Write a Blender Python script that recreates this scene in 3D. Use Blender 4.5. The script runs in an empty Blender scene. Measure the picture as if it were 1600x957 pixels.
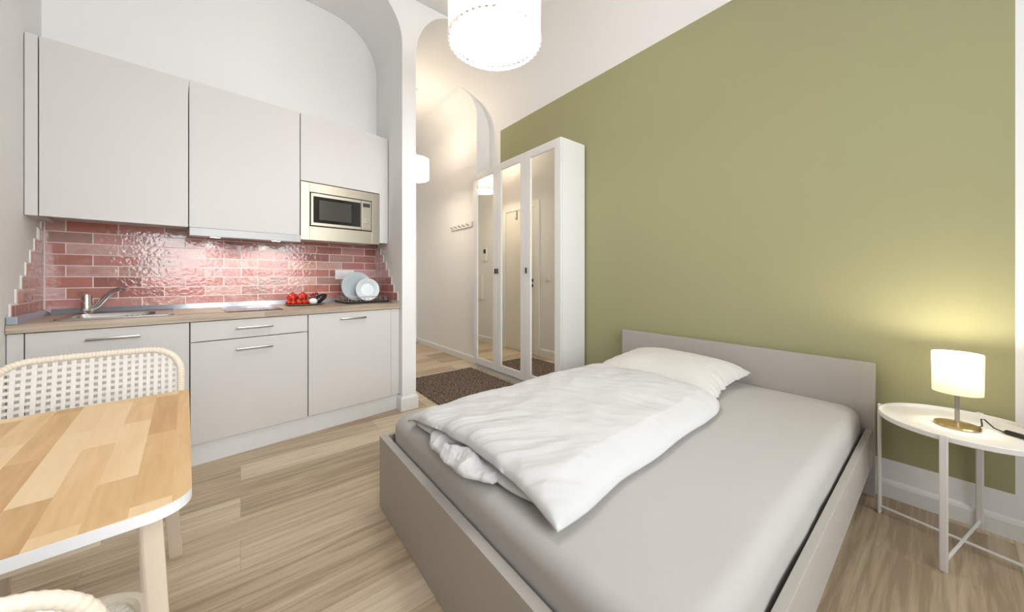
import bpy, bmesh, math, random
from mathutils import Vector, Matrix, noise
random.seed(7)
S = bpy.context.scene
COL = S.collection
PI = math.pi

# ------------------------------------------------------------------ camera, world, lights
cam_d = bpy.data.cameras.new('camera'); cam = bpy.data.objects.new('camera', cam_d); COL.objects.link(cam)
cam_d.sensor_fit = 'HORIZONTAL'; cam_d.sensor_width = 36.0
cam_d.lens = 535.0 / 1600.0 * 36.0
cam_d.shift_x = 0.0; cam_d.shift_y = -44.5 / 1600.0
cam_d.clip_start = 0.02
YAW = math.atan(424 / 535.0)
cam.location = (0, 0, 1.1); cam.rotation_euler = (PI / 2, 0, -YAW)
S.camera = cam

S.view_settings.view_transform = 'Standard'; S.view_settings.look = 'None'
S.view_settings.gamma = 1.0; S.view_settings.use_curve_mapping = False
S.view_settings.exposure = 0.31

W = bpy.data.worlds.new('daylight'); S.world = W; W.use_nodes = True
W.node_tree.nodes['Background'].inputs['Color'].default_value = (0.82, 0.9, 1.0, 1)
W.node_tree.nodes['Background'].inputs['Strength'].default_value = 1.0

def area_light(name, loc, rot, sx, sy, power, color):
    d = bpy.data.lights.new(name, 'AREA'); d.shape = 'RECTANGLE'; d.size = sx; d.size_y = sy
    d.energy = power; d.color = color
    o = bpy.data.objects.new(name, d); o.location = loc; o.rotation_euler = rot; COL.objects.link(o); return o
# daylight entering through the two windows behind the camera
for wx in (0.28, 1.50):
    wl = area_light('window_daylight', (wx, -1.47, 1.9), (PI / 2 - 0.10, 0, 0), 0.98, 1.95, 28.5, (0.955, 0.98, 1.0))
    wl.data.spread = math.radians(125)

def point_light(name, loc, power, color, r=0.04):
    d = bpy.data.lights.new(name, 'POINT'); d.energy = power; d.color = color; d.shadow_soft_size = r
    o = bpy.data.objects.new(name, d); o.location = loc; COL.objects.link(o); return o

# ------------------------------------------------------------------ materials
def mat(name, color, rough=0.6, metal=0.0, spec=None, bump=None, trans=None, coat=0.0):
    m = bpy.data.materials.new(name); m.use_nodes = True
    nt = m.node_tree; b = nt.nodes['Principled BSDF']
    b.inputs['Base Color'].default_value = (*color, 1); b.inputs['Roughness'].default_value = rough
    b.inputs['Metallic'].default_value = metal
    if spec is not None: b.inputs['Specular IOR Level'].default_value = spec
    b.inputs['Coat Weight'].default_value = coat
    if bump:
        sc, st = bump
        tc = nt.nodes.new('ShaderNodeTexCoord'); n = nt.nodes.new('ShaderNodeTexNoise'); n.inputs['Scale'].default_value = sc
        n.inputs['Detail'].default_value = 4
        bp = nt.nodes.new('ShaderNodeBump'); bp.inputs['Strength'].default_value = st; bp.inputs['Distance'].default_value = 0.01
        nt.links.new(tc.outputs['Object'], n.inputs['Vector']); nt.links.new(n.outputs['Fac'], bp.inputs['Height'])
        nt.links.new(bp.outputs['Normal'], b.inputs['Normal'])
    return m

def emis(name, color, strength):
    m = bpy.data.materials.new(name); m.use_nodes = True; nt = m.node_tree
    b = nt.nodes['Principled BSDF']; b.inputs['Base Color'].default_value = (*color, 1)
    b.inputs['Emission Color'].default_value = (*color, 1); b.inputs['Emission Strength'].default_value = strength
    return m

def shade_mat(name, color, tw, glow=0.0):
    m = bpy.data.materials.new(name); m.use_nodes = True; nt = m.node_tree
    b = nt.nodes['Principled BSDF']; b.inputs['Base Color'].default_value = (*color, 1); b.inputs['Roughness'].default_value = 0.8
    t = nt.nodes.new('ShaderNodeBsdfTranslucent'); t.inputs['Color'].default_value = (*color, 1)
    mx = nt.nodes.new('ShaderNodeMixShader'); mx.inputs[0].default_value = tw
    out = nt.nodes['Material Output']
    nt.links.new(b.outputs[0], mx.inputs[1]); nt.links.new(t.outputs[0], mx.inputs[2]); nt.links.new(mx.outputs[0], out.inputs['Surface'])
    return m

def ramp(nt, stops, interp='LINEAR'):
    r = nt.nodes.new('ShaderNodeValToRGB'); r.color_ramp.interpolation = interp
    e = r.color_ramp.elements
    while len(e) < len(stops): e.new(0.5)
    for i, (p, c) in enumerate(stops):
        e[i].position = p; e[i].color = (*c, 1)
    return r

def wood_planks(name, length, width, stops, rot=0.0, grain=0.35, mortar=0.0012, rough=0.45, gs=(1.2, 26, 1), mortar_dark=0.55, bumpy=0.15):
    """planks running along local x; per-plank tone plus stretched grain"""
    m = bpy.data.materials.new(name); m.use_nodes = True; nt = m.node_tree; L = nt.links
    b = nt.nodes['Principled BSDF']; b.inputs['Roughness'].default_value = rough
    tc = nt.nodes.new('ShaderNodeTexCoord'); mp = nt.nodes.new('ShaderNodeMapping'); mp.inputs['Rotation'].default_value = (0, 0, rot)
    L.new(tc.outputs['Object'], mp.inputs['Vector'])
    br = nt.nodes.new('ShaderNodeTexBrick'); br.offset = 0.37; br.offset_frequency = 2
    br.inputs['Color1'].default_value = (0, 0, 0, 1); br.inputs['Color2'].default_value = (1, 1, 1, 1)
    br.inputs['Mortar'].default_value = (0.5, 0.5, 0.5, 1)
    br.inputs['Scale'].default_value = 1; br.inputs['Mortar Size'].default_value = mortar
    br.inputs['Brick Width'].default_value = length; br.inputs['Row Height'].default_value = width
    br.inputs['Mortar Smooth'].default_value = 0.2
    L.new(mp.outputs[0], br.inputs['Vector'])
    # grain: noise stretched along the plank, shifted per plank
    sc = nt.nodes.new('ShaderNodeVectorMath'); sc.operation = 'MULTIPLY'; sc.inputs[1].default_value = gs
    L.new(mp.outputs[0], sc.inputs[0])
    ad = nt.nodes.new('ShaderNodeVectorMath'); ad.operation = 'ADD'
    sh = nt.nodes.new('ShaderNodeVectorMath'); sh.operation = 'SCALE'; sh.inputs['Scale'].default_value = 13.0
    L.new(br.outputs['Color'], sh.inputs[0]); L.new(sc.outputs[0], ad.inputs[0]); L.new(sh.outputs[0], ad.inputs[1])
    n = nt.nodes.new('ShaderNodeTexNoise'); n.inputs['Scale'].default_value = 1.6; n.inputs['Detail'].default_value = 6; n.inputs['Roughness'].default_value = 0.62
    n.inputs['Distortion'].default_value = 0.5
    L.new(ad.outputs[0], n.inputs['Vector'])
    mx = nt.nodes.new('ShaderNodeMix'); mx.data_type = 'FLOAT'; mx.inputs[0].default_value = grain
    L.new(br.outputs['Color'], mx.inputs[2]); L.new(n.outputs['Fac'], mx.inputs[3])
    # stretch the contrast of the grain about its middle
    mr = nt.nodes.new('ShaderNodeMapRange'); mr.inputs[1].default_value = 0.5 * grain - 0.02; mr.inputs[2].default_value = 1 - 0.5 * grain + 0.02
    L.new(mx.outputs[0], mr.inputs[0])
    r = ramp(nt, stops); L.new(mr.outputs[0], r.inputs[0])
    dk = nt.nodes.new('ShaderNodeMix'); dk.data_type = 'RGBA'; dk.blend_type = 'MULTIPLY'
    L.new(br.outputs['Fac'], dk.inputs[0]); L.new(r.outputs[0], dk.inputs[6]); dk.inputs[7].default_value = (mortar_dark, mortar_dark, mortar_dark, 1)
    L.new(dk.outputs[2], b.inputs['Base Color'])
    bp = nt.nodes.new('ShaderNodeBump'); bp.inputs['Strength'].default_value = bumpy; bp.inputs['Distance'].default_value = 0.002
    L.new(n.outputs['Fac'], bp.inputs['Height']); L.new(bp.outputs[0], b.inputs['Normal'])
    return m

def tile_material():
    m = bpy.data.materials.new('pink_glazed_tile'); m.use_nodes = True; nt = m.node_tree; L = nt.links
    b = nt.nodes['Principled BSDF']
    uv = nt.nodes.new('ShaderNodeUVMap'); uv.uv_map = 'UVMap'
    br = nt.nodes.new('ShaderNodeTexBrick'); br.offset = 0.5; br.offset_frequency = 2
    br.inputs['Color1'].default_value = (0, 0, 0, 1); br.inputs['Color2'].default_value = (1, 1, 1, 1); br.inputs['Mortar'].default_value = (.5, .5, .5, 1)
    br.inputs['Scale'].default_value = 1; br.inputs['Mortar Size'].default_value = 0.0028; br.inputs['Mortar Smooth'].default_value = 0.1
    br.inputs['Brick Width'].default_value = 0.204; br.inputs['Row Height'].default_value = 0.0665
    L.new(uv.outputs[0], br.inputs['Vector'])
    n = nt.nodes.new('ShaderNodeTexNoise'); n.inputs['Scale'].default_value = 14; n.inputs['Detail'].default_value = 3
    L.new(uv.outputs[0], n.inputs['Vector'])
    mx = nt.nodes.new('ShaderNodeMix'); mx.data_type = 'FLOAT'; mx.inputs[0].default_value = 0.22
    L.new(br.outputs['Color'], mx.inputs[2]); L.new(n.outputs['Fac'], mx.inputs[3])
    r = ramp(nt, [(0.10, (0.29, 0.115, 0.095)), (0.24, (0.45, 0.175, 0.14)), (0.38, (0.48, 0.21, 0.195)), (0.50, (0.37, 0.23, 0.19)),
                  (0.62, (0.54, 0.26, 0.245)), (0.74, (0.42, 0.17, 0.135)), (0.84, (0.58, 0.38, 0.355)), (0.94, (0.57, 0.27, 0.17))])
    L.new(mx.outputs[0], r.inputs[0])
    c = nt.nodes.new('ShaderNodeMix'); c.data_type = 'RGBA'; L.new(br.outputs['Fac'], c.inputs[0]); L.new(r.outputs[0], c.inputs[6])
    c.inputs[7].default_value = (0.80, 0.68, 0.64, 1); L.new(c.outputs[2], b.inputs['Base Color'])
    rr = nt.nodes.new('ShaderNodeMapRange'); rr.inputs[3].default_value = 0.12; rr.inputs[4].default_value = 0.7
    L.new(br.outputs['Fac'], rr.inputs[0]); L.new(rr.outputs[0], b.inputs['Roughness'])
    n2 = nt.nodes.new('ShaderNodeTexNoise'); n2.inputs['Scale'].default_value = 45; n2.inputs['Detail'].default_value = 1.5
    L.new(uv.outputs[0], n2.inputs['Vector'])
    s1 = nt.nodes.new('ShaderNodeMath'); s1.operation = 'MULTIPLY'; s1.inputs[1].default_value = 0.55; L.new(n2.outputs['Fac'], s1.inputs[0])
    s2 = nt.nodes.new('ShaderNodeMath'); s2.operation = 'SUBTRACT'; L.new(s1.outputs[0], s2.inputs[0]); L.new(br.outputs['Fac'], s2.inputs[1])
    bp = nt.nodes.new('ShaderNodeBump'); bp.inputs['Strength'].default_value = 0.6; bp.inputs['Distance'].default_value = 0.004
    L.new(s2.outputs[0], bp.inputs['Height']); L.new(bp.outputs[0], b.inputs['Normal'])
    b.inputs['Specular IOR Level'].default_value = 0.55
    return m

def painted_wall(name):
    """white plaster with the sage green painted field of the bed wall"""
    m = bpy.data.materials.new(name); m.use_nodes = True; nt = m.node_tree; L = nt.links
    b = nt.nodes['Principled BSDF']; b.inputs['Roughness'].default_value = 0.85
    tc = nt.nodes.new('ShaderNodeTexCoord'); sp = nt.nodes.new('ShaderNodeSeparateXYZ'); L.new(tc.outputs['Object'], sp.inputs[0])
    def cmp(sock, op, v):
        k = nt.nodes.new('ShaderNodeMath'); k.operation = op; k.inputs[1].default_value = v; L.new(sock, k.inputs[0]); return k.outputs[0]
    conds = [cmp(sp.outputs['Y'], 'GREATER_THAN', -0.186), cmp(sp.outputs['Y'], 'LESS_THAN', 3.455),
             cmp(sp.outputs['Z'], 'GREATER_THAN', 0.186), cmp(sp.outputs['Z'], 'LESS_THAN', 2.94)]
    cur = conds[0]
    for c in conds[1:]:
        k = nt.nodes.new('ShaderNodeMath'); k.operation = 'MULTIPLY'; L.new(cur, k.inputs[0]); L.new(c, k.inputs[1]); cur = k.outputs[0]
    mx = nt.nodes.new('ShaderNodeMix'); mx.data_type = 'RGBA'; L.new(cur, mx.inputs[0])
    mx.inputs[6].default_value = (*WHITE, 1); mx.inputs[7].default_value = (0.35, 0.34, 0.185, 1)
    L.new(mx.outputs[2], b.inputs['Base Color'])
    n = nt.nodes.new('ShaderNodeTexNoise'); n.inputs['Scale'].default_value = 90; L.new(tc.outputs['Object'], n.inputs['Vector'])
    bp = nt.nodes.new('ShaderNodeBump'); bp.inputs['Strength'].default_value = 0.06; bp.inputs['Distance'].default_value = 0.003
    L.new(n.outputs['Fac'], bp.inputs['Height']); L.new(bp.outputs[0], b.inputs['Normal'])
    return m

WHITE = (0.83, 0.825, 0.815)
M = {}
M['plaster'] = mat('white_plaster', WHITE, 0.9, bump=(80, 0.05))
M['trim'] = mat('white_trim_paint', (0.80, 0.795, 0.78), 0.45)
M['green'] = painted_wall('bed_wall_paint')
M['floor'] = wood_planks('oak_floor', 1.25, 0.182, [(0.0, (0.345, 0.26, 0.168)), (0.35, (0.48, 0.375, 0.25)), (0.65, (0.56, 0.45, 0.31)), (1.0, (0.66, 0.555, 0.41))],
                         grain=0.72, gs=(1.3, 24, 1), rough=0.42, mortar_dark=0.72)
M['front'] = mat('kitchen_front_laminate', (0.645, 0.625, 0.605), 0.42)
M['carcass'] = mat('white_carcass', (0.68, 0.66, 0.64), 0.5)
M['plinth'] = mat('white_plinth', (0.74, 0.735, 0.725), 0.45)
M['gap'] = mat('dark_gap', (0.03, 0.027, 0.025), 0.8)
M['worktop'] = wood_planks('oak_worktop', 3.0, 0.3, [(0.0, (0.36, 0.28, 0.20)), (0.5, (0.47, 0.385, 0.29)), (1.0, (0.56, 0.47, 0.37))], grain=0.85, gs=(1.5, 40, 40), mortar=0.0, rough=0.45)
M['steel'] = mat('brushed_steel', (0.46, 0.445, 0.43), 0.32, 1.0)
M['hood_steel'] = mat('hood_steel', (0.24, 0.235, 0.23), 0.42, 1.0)
M['warm_steel'] = mat('warm_brushed_steel', (0.37, 0.335, 0.27), 0.36, 1.0)
M['chrome'] = mat('chrome', (0.72, 0.73, 0.75), 0.08, 1.0)
M['alu'] = mat('aluminium_profile', (0.36, 0.41, 0.48), 0.38, 0.9)
M['nickel'] = mat('satin_nickel', (0.42, 0.395, 0.36), 0.3, 1.0)
M['black_glass'] = mat('black_glass', (0.012, 0.011, 0.009), 0.06, 0.0, 0.6)
M['oven_window'] = mat('microwave_window', (0.06, 0.055, 0.045), 0.15)
M['hob'] = mat('grey_glass_ceramic', (0.10, 0.09, 0.09), 0.08, 0.0, 0.7)
M['hob_mark'] = mat('hob_print', (0.5, 0.48, 0.48), 0.3)
M['tile'] = tile_material()
M['tile_edge'] = mat('white_tile_edge', (0.80, 0.78, 0.74), 0.5)
M['bed'] = mat('grey_bed_laminate', (0.42, 0.39, 0.355), 0.55)
M['sheet'] = mat('light_grey_sheet', (0.45, 0.432, 0.41), 0.9, bump=(30, 0.08))
M['linen'] = mat('white_bed_linen', (0.585, 0.58, 0.575), 0.9, bump=(14, 0.12))
def crease(m, dist=0.006):
    nt = m.node_tree; L = nt.links; b = nt.nodes['Principled BSDF']
    tc = nt.nodes.new('ShaderNodeTexCoord'); n = nt.nodes.new('ShaderNodeTexNoise'); n.inputs['Scale'].default_value = 7; n.inputs['Detail'].default_value = 5; n.inputs['Distortion'].default_value = 0.8
    try: n.noise_type = 'RIDGED_MULTIFRACTAL'
    except Exception: pass
    bp = nt.nodes.new('ShaderNodeBump'); bp.inputs['Strength'].default_value = 0.6; bp.inputs['Distance'].default_value = dist
    L.new(tc.outputs['Object'], n.inputs['Vector']); L.new(n.outputs['Fac'], bp.inputs['Height']); L.new(bp.outputs[0], b.inputs['Normal'])
crease(M['linen'])
M['pillowcase'] = mat('white_pillowcase', (0.64, 0.62, 0.59), 0.9, bump=(14, 0.12))
M['metal_white'] = mat('white_powder_coat', (0.80, 0.78, 0.74), 0.4)
M['black'] = mat('black_plastic', (0.02, 0.017, 0.015), 0.45)
M['leather'] = mat('dark_leather_tab', (0.03, 0.035, 0.035), 0.6)
M['wardrobe'] = mat('white_wardrobe', (0.78, 0.775, 0.765), 0.4)
M['mirror'] = mat('mirror_glass', (0.90, 0.875, 0.80), 0.0, 1.0)
M['rattan'] = mat('pale_rattan', (0.82, 0.73, 0.60), 0.6, bump=(120, 0.2))
M['paper_cord'] = mat('white_woven_cord', (0.86, 0.81, 0.74), 0.75, bump=(160, 0.2))
M['beech'] = mat('pale_beech', (0.72, 0.61, 0.48), 0.55, bump=(40, 0.05))
M['tabletop'] = wood_planks('birch_staves', 0.34, 0.047, [(0.0, (0.56, 0.33, 0.14)), (0.3, (0.68, 0.44, 0.205)), (0.6, (0.78, 0.545, 0.29)), (1.0, (0.86, 0.65, 0.40))],
                            rot=PI / 2, grain=0.48, gs=(3, 28, 1), rough=0.4, mortar=0.0, bumpy=0.03)
M['white_lacquer'] = mat('white_lacquer_edge', (0.82, 0.82, 0.82), 0.4)
M['strip'] = shade_mat('white_shade_strips', (0.86, 0.83, 0.82), 0.5)
M['bulb'] = emis('lit_diffuser', (0.95, 0.93, 0.89), 0.75)
M['bulb_warm'] = emis('lit_warm_diffuser', (1.0, 0.93, 0.80), 1.2)
M['lamp_shade'] = shade_mat('cream_glass_shade', (0.93, 0.88, 0.74), 0.6)
M['brass'] = mat('satin_brass', (0.66, 0.50, 0.27), 0.25, 1.0)
M['rug'] = None
M['tomato'] = mat('red_tomato', (0.46, 0.02, 0.01), 0.2)
M['pepper'] = mat('red_pepper', (0.55, 0.02, 0.012), 0.15)
M['grape'] = mat('dark_red_grape', (0.26, 0.035, 0.03), 0.25)
M['aubergine'] = mat('aubergine_skin', (0.012, 0.008, 0.015), 0.12)
M['stem_green'] = mat('green_stem', (0.10, 0.22, 0.04), 0.6)
M['mozzarella'] = mat('white_cheese', (0.80, 0.80, 0.78), 0.5)
M['board'] = mat('olive_serving_plate', (0.24, 0.18, 0.10), 0.5)
M['plate'] = mat('blue_grey_plate', (0.50, 0.56, 0.60), 0.25)
M['plate_pale'] = mat('pale_grey_plate', (0.66, 0.71, 0.73), 0.25)
M['tray'] = mat('dark_drip_tray', (0.035, 0.035, 0.035), 0.5)
M['wire'] = mat('rack_wire', (0.55, 0.50, 0.42), 0.35, 1.0)
M['screw'] = mat('dark_screw', (0.03, 0.025, 0.02), 0.5)
M['door'] = mat('door_paint', (0.76, 0.73, 0.67), 0.45)

def rug_mat():
    m = bpy.data.materials.new('brown_shag_rug'); m.use_nodes = True; nt = m.node_tree; L = nt.links
    b = nt.nodes['Principled BSDF']; b.inputs['Roughness'].default_value = 1.0
    tc = nt.nodes.new('ShaderNodeTexCoord'); n = nt.nodes.new('ShaderNodeTexNoise'); n.inputs['Scale'].default_value = 60; n.inputs['Detail'].default_value = 5
    L.new(tc.outputs['Object'], n.inputs['Vector'])
    r = ramp(nt, [(0.38, (0.045, 0.03, 0.02)), (0.5, (0.13, 0.09, 0.065)), (0.62, (0.26, 0.20, 0.155))]); L.new(n.outputs['Fac'], r.inputs[0])
    L.new(r.outputs[0], b.inputs['Base Color'])
    bp = nt.nodes.new('ShaderNodeBump'); bp.inputs['Strength'].default_value = 1; bp.inputs['Distance'].default_value = 0.01
    L.new(n.outputs['Fac'], bp.inputs['Height']); L.new(bp.outputs[0], b.inputs['Normal']); return m
M['rug'] = rug_mat()

# ------------------------------------------------------------------ frames and builders
class Frame:
    def __init__(s, ox, oy, ang): s.ox, s.oy, s.a = ox, oy, ang
    def w(s, x, y, z):
        c, n = math.cos(s.a), math.sin(s.a)
        return Vector((s.ox + x * c - y * n, s.oy + x * n + y * c, z))
WF = Frame(0, 0, 0)
KA = math.radians(6.23)
KF = Frame(-0.229, 2.711, KA)           # kitchen frame: x along the fronts, y towards the back wall
info = {}

def thing(name, label, cat, base=(0, 0, 0), frame=WF, group=None, rot=0.0):
    o = bpy.data.objects.new(name, None); o.empty_display_size = 0.1; COL.objects.link(o)
    o.location = frame.w(*base); o.rotation_euler = (0, 0, frame.a + rot)
    o['label'] = label; o['category'] = cat
    if group: o['group'] = group
    info[o.name] = (Vector(base), frame); return o

def obj(name, bm, m, parent=None, base=(0, 0, 0), frame=WF, smooth=False, label=None, rot=0.0, uv=None):
    me = bpy.data.meshes.new(name)
    if parent is not None: base, frame = info[parent.name]
    base = Vector(base)
    bmesh.ops.recalc_face_normals(bm, faces=bm.faces)
    if uv:
        lay = bm.loops.layers.uv.new('UVMap')
        for f in bm.faces:
            for l in f.loops: l[lay].uv = uv(l.vert.co)
    bmesh.ops.translate(bm, verts=bm.verts, vec=-base)
    bm.to_mesh(me); bm.free()
    if smooth:
        for p in me.polygons: p.use_smooth = True
        if smooth != 'all':
            try: me.set_sharp_from_angle(angle=math.radians(35))
            except Exception: pass
    me.materials.append(m) if not isinstance(m, (list, tuple)) else [me.materials.append(k) for k in m]
    o = bpy.data.objects.new(name, me); COL.objects.link(o)
    if parent is not None: o.parent = parent
    else:
        o.location = frame.w(*base); o.rotation_euler = (0, 0, frame.a + rot)
    info[o.name] = (base, frame)
    if label: o['label'] = label
    return o

def tag(o, label, cat, group=None):
    o['label'] = label; o['category'] = cat
    if group: o['group'] = group
    return o
def struct(name, bm, m, **k):
    o = obj(name, bm, m, **k)
    if o.parent is None: o['kind'] = 'structure'
    return o
def structure_empty(name, base=(0, 0, 0), frame=WF):
    o = bpy.data.objects.new(name, None); COL.objects.link(o); o.location = frame.w(*base); o.rotation_euler = (0, 0, frame.a)
    o['kind'] = 'structure'; info[o.name] = (Vector(base), frame); return o

def BM(): return bmesh.new()
def box(bm, x0, x1, y0, y1, z0, z1, bev=0.0, seg=2, rotz=None):
    vs = [bm.verts.new(p) for p in ((x0, y0, z0), (x1, y0, z0), (x1, y1, z0), (x0, y1, z0), (x0, y0, z1), (x1, y0, z1), (x1, y1, z1), (x0, y1, z1))]
    fs = [bm.faces.new([vs[i] for i in q]) for q in ((0, 3, 2, 1), (4, 5, 6, 7), (0, 1, 5, 4), (1, 2, 6, 5), (2, 3, 7, 6), (3, 0, 4, 7))]
    if bev > 0:
        es = list({e for f in fs for e in f.edges})
        bmesh.ops.bevel(bm, geom=es, offset=bev, segments=seg, profile=0.6, affect='EDGES')
    return bm
def bxm(*a, **k): return box(BM(), *a, **k)

def prism(bm, pts, axis, a0, a1, pts2=None):
    """extrude polygon pts; axis 'y' -> pts are (x,z); 'z' -> (x,y); 'x' -> (y,z)"""
    def mk(p, a):
        return {'y': (p[0], a, p[1]), 'z': (p[0], p[1], a), 'x': (a, p[0], p[1])}[axis]
    p2 = pts2 or pts
    A = [bm.verts.new(mk(p, a0)) for p in pts]; B = [bm.verts.new(mk(p, a1)) for p in p2]
    n = len(pts); bm.faces.new(A); bm.faces.new(B[::-1])
    for i in range(n): bm.faces.new((A[i], B[i], B[(i + 1) % n], A[(i + 1) % n]))
    return bm

def tube(bm, pts, r, n=10, closed=False, rs=None):
    pts = [Vector(p) for p in pts]; m = len(pts); rings = []
    prev = None
    for i, p in enumerate(pts):
        if closed: d = (pts[(i + 1) % m] - pts[i - 1]).normalized()
        else:
            d = ((pts[min(i + 1, m - 1)] - pts[max(i - 1, 0)])).normalized()
        if prev is None:
            up = Vector((0, 0, 1)) if abs(d.z) < 0.9 else Vector((1, 0, 0))
            a = d.cross(up).normalized()
        else:
            a = (prev - d * prev.dot(d)).normalized()
        prev = a; b = d.cross(a)
        rr = rs[i] if rs else r
        rings.append([bm.verts.new(p + (a * math.cos(2 * PI * k / n) + b * math.sin(2 * PI * k / n)) * rr) for k in range(n)])
    for i in range(m if closed else m - 1):
        A, B = rings[i], rings[(i + 1) % m]
        off = 0
        if closed and i == m - 1:
            off = min(range(n), key=lambda o: (A[0].co - B[o].co).length)
        for k in range(n):
            bm.faces.new((A[k], A[(k + 1) % n], B[(k + 1 + off) % n], B[(k + off) % n]))
    if not closed:
        bm.faces.new(rings[0][::-1]); bm.faces.new(rings[-1])
    return bm

def lathe(bm, prof, cx, cy, n=40, close=True, ang0=0, sx=1, sy=1):
    rings = []
    for r, z in prof:
        if r < 1e-6: rings.append([bm.verts.new((cx, cy, z))])
        else: rings.append([bm.verts.new((cx + sx * r * math.cos(2 * PI * k / n), cy + sy * r * math.sin(2 * PI * k / n), z)) for k in range(n)])
    for A, B in zip(rings, rings[1:]):
        for k in range(n):
            k2 = (k + 1) % n
            if len(A) == 1 and len(B) == 1: continue
            if len(A) == 1: bm.faces.new((A[0], B[k], B[k2]))
            elif len(B) == 1: bm.faces.new((A[k], B[0], A[k2]))
            else: bm.faces.new((A[k], B[k], B[k2], A[k2]))
    return bm

def bar(bm, p0, p1, w, d, side=None, bev=0.0):
    """rectangular bar from p0 to p1; w along 'side' direction, d across"""
    p0, p1 = Vector(p0), Vector(p1); ax = (p1 - p0).normalized()
    s = Vector(side) if side else Vector((1, 0, 0)); s = (s - ax * s.dot(ax)).normalized(); t = ax.cross(s)
    vs = []
    for p in (p0, p1):
        for a, b in ((-1, -1), (1, -1), (1, 1), (-1, 1)): vs.append(bm.verts.new(p + s * a * w / 2 + t * b * d / 2))
    fs = [bm.faces.new([vs[i] for i in q]) for q in ((0, 3, 2, 1), (4, 5, 6, 7), (0, 1, 5, 4), (1, 2, 6, 5), (2, 3, 7, 6), (3, 0, 4, 7))]
    if bev: bmesh.ops.bevel(bm, geom=list({e for f in fs for e in f.edges}), offset=bev, segments=2, affect='EDGES')
    return bm

def arc(cx, cy, rx, ry, a0, a1, n=14):
    return [(cx + rx * math.cos(math.radians(a0 + (a1 - a0) * i / n)), cy + ry * math.sin(math.radians(a0 + (a1 - a0) * i / n))) for i in range(n + 1)]

CEIL = 3.45
XR = 2.552
# ------------------------------------------------------------------ structure
struct('floor', bxm(-1.3, 2.8, -1.5, 5.8, -0.06, 0.0), M['floor'])
struct('ceiling', bxm(-1.3, 2.8, -1.5, 5.8, CEIL, CEIL + 0.1), M['plaster'])
# right (bed) wall with its cove
pts = [(XR, 0), (XR, 2.98)] + arc(XR - 0.46, 2.98, 0.46, CEIL - 2.98 - 0.002, 0, 90)[1:] + [(XR + 0.2, CEIL - 0.002), (XR + 0.2, 0)]
struct('wall_right', prism(BM(), pts, 'y', -1.3, 3.70), M['green'], smooth=True)
# projecting corridor wall
XC = 2.36
pts = [(XC, 0), (XC, 3.16)] + arc(XC - 0.26, 3.16, 0.26, CEIL - 3.16 - 0.004, 0, 90)[1:] + [(XR + 0.2, CEIL - 0.004), (XR + 0.2, 0)]
struct('wall_corridor_right', prism(BM(), pts, 'y', 3.70, 5.62), M['plaster'], smooth=True)
struct('wall_corridor_end', bxm(0.9, 2.8, 5.60, 5.75, 0, CEIL), M['plaster'])
# pier between kitchen niche and corridor, flaring into both vaults
RX = 1.162
front = [(1.044, 0), (RX, 0), (RX, 2.97)] + arc(RX + 0.40, 2.97, 0.40, CEIL - 2.97 - 0.003, 180, 90)[1:] + \
        [(0.66, CEIL - 0.003)] + arc(0.66, 3.03, 0.384, CEIL - 3.03 - 0.003, 90, 0)[1:]
back = [((x - 0.012) if (x < 1.1) else x, z) for x, z in front]
struct('wall_pier', prism(BM(), front, 'y', 2.775, 3.55, back), M['plaster'], smooth=True)
struct('wall_corridor_left', bxm(0.95, RX, 3.55, 5.60, 0, CEIL), M['plaster'])
# niche back wall and left pier
struct('wall_kitchen', bxm(-0.80, 1.36, 0.572, 0.70, 0, CEIL, bev=0), M['plaster'], frame=KF)
lp = [(-0.607, 0), (-0.607, 3.03)] + arc(-0.25, 3.03, 0.357, CEIL - 3.03 - 0.003, 180, 90)[1:] + [(-1.0, CEIL - 0.003), (-1.0, 0)]
struct('wall_niche_left', prism(BM(), lp, 'y', -0.12, 0.572), M['plaster'], frame=KF, smooth=True)
struct('wall_left', bxm(-1.25, -1.02, -1.5, 2.62, 0, CEIL), M['plaster'])
# window wall behind the camera, with two openings
bm = BM()
wins = [(-0.22, 0.78), (1.00, 2.00)]
xs = [-1.25] + [v for w in wins for v in w] + [2.75]
box(bm, xs[0], xs[1], -1.50, -1.30, 0, CEIL); box(bm, xs[2], xs[3], -1.50, -1.30, 0, CEIL); box(bm, xs[4], xs[5], -1.50, -1.30, 0, CEIL)
for a, b in wins:
    box(bm, a, b, -1.50, -1.30, 0, 0.9); box(bm, a, b, -1.50, -1.30, 2.9, CEIL)
struct('wall_window', bm, M['plaster'])
for i, (a, b) in enumerate(wins):
    bm = BM()
    for x0, x1 in ((a, a + 0.06), (b - 0.06, b), ((a + b) / 2 - 0.03, (a + b) / 2 + 0.03)): box(bm, x0, x1, -1.38, -1.33, 0.9, 2.9, 0.004)
    for z0, z1 in ((0.9, 0.96), (2.84, 2.9), (2.2, 2.25)): box(bm, a + 0.06, b - 0.06, -1.378, -1.332, z0, z1, 0.004)
    struct('window_%d' % (i + 1), bm, M['trim'])

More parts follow.
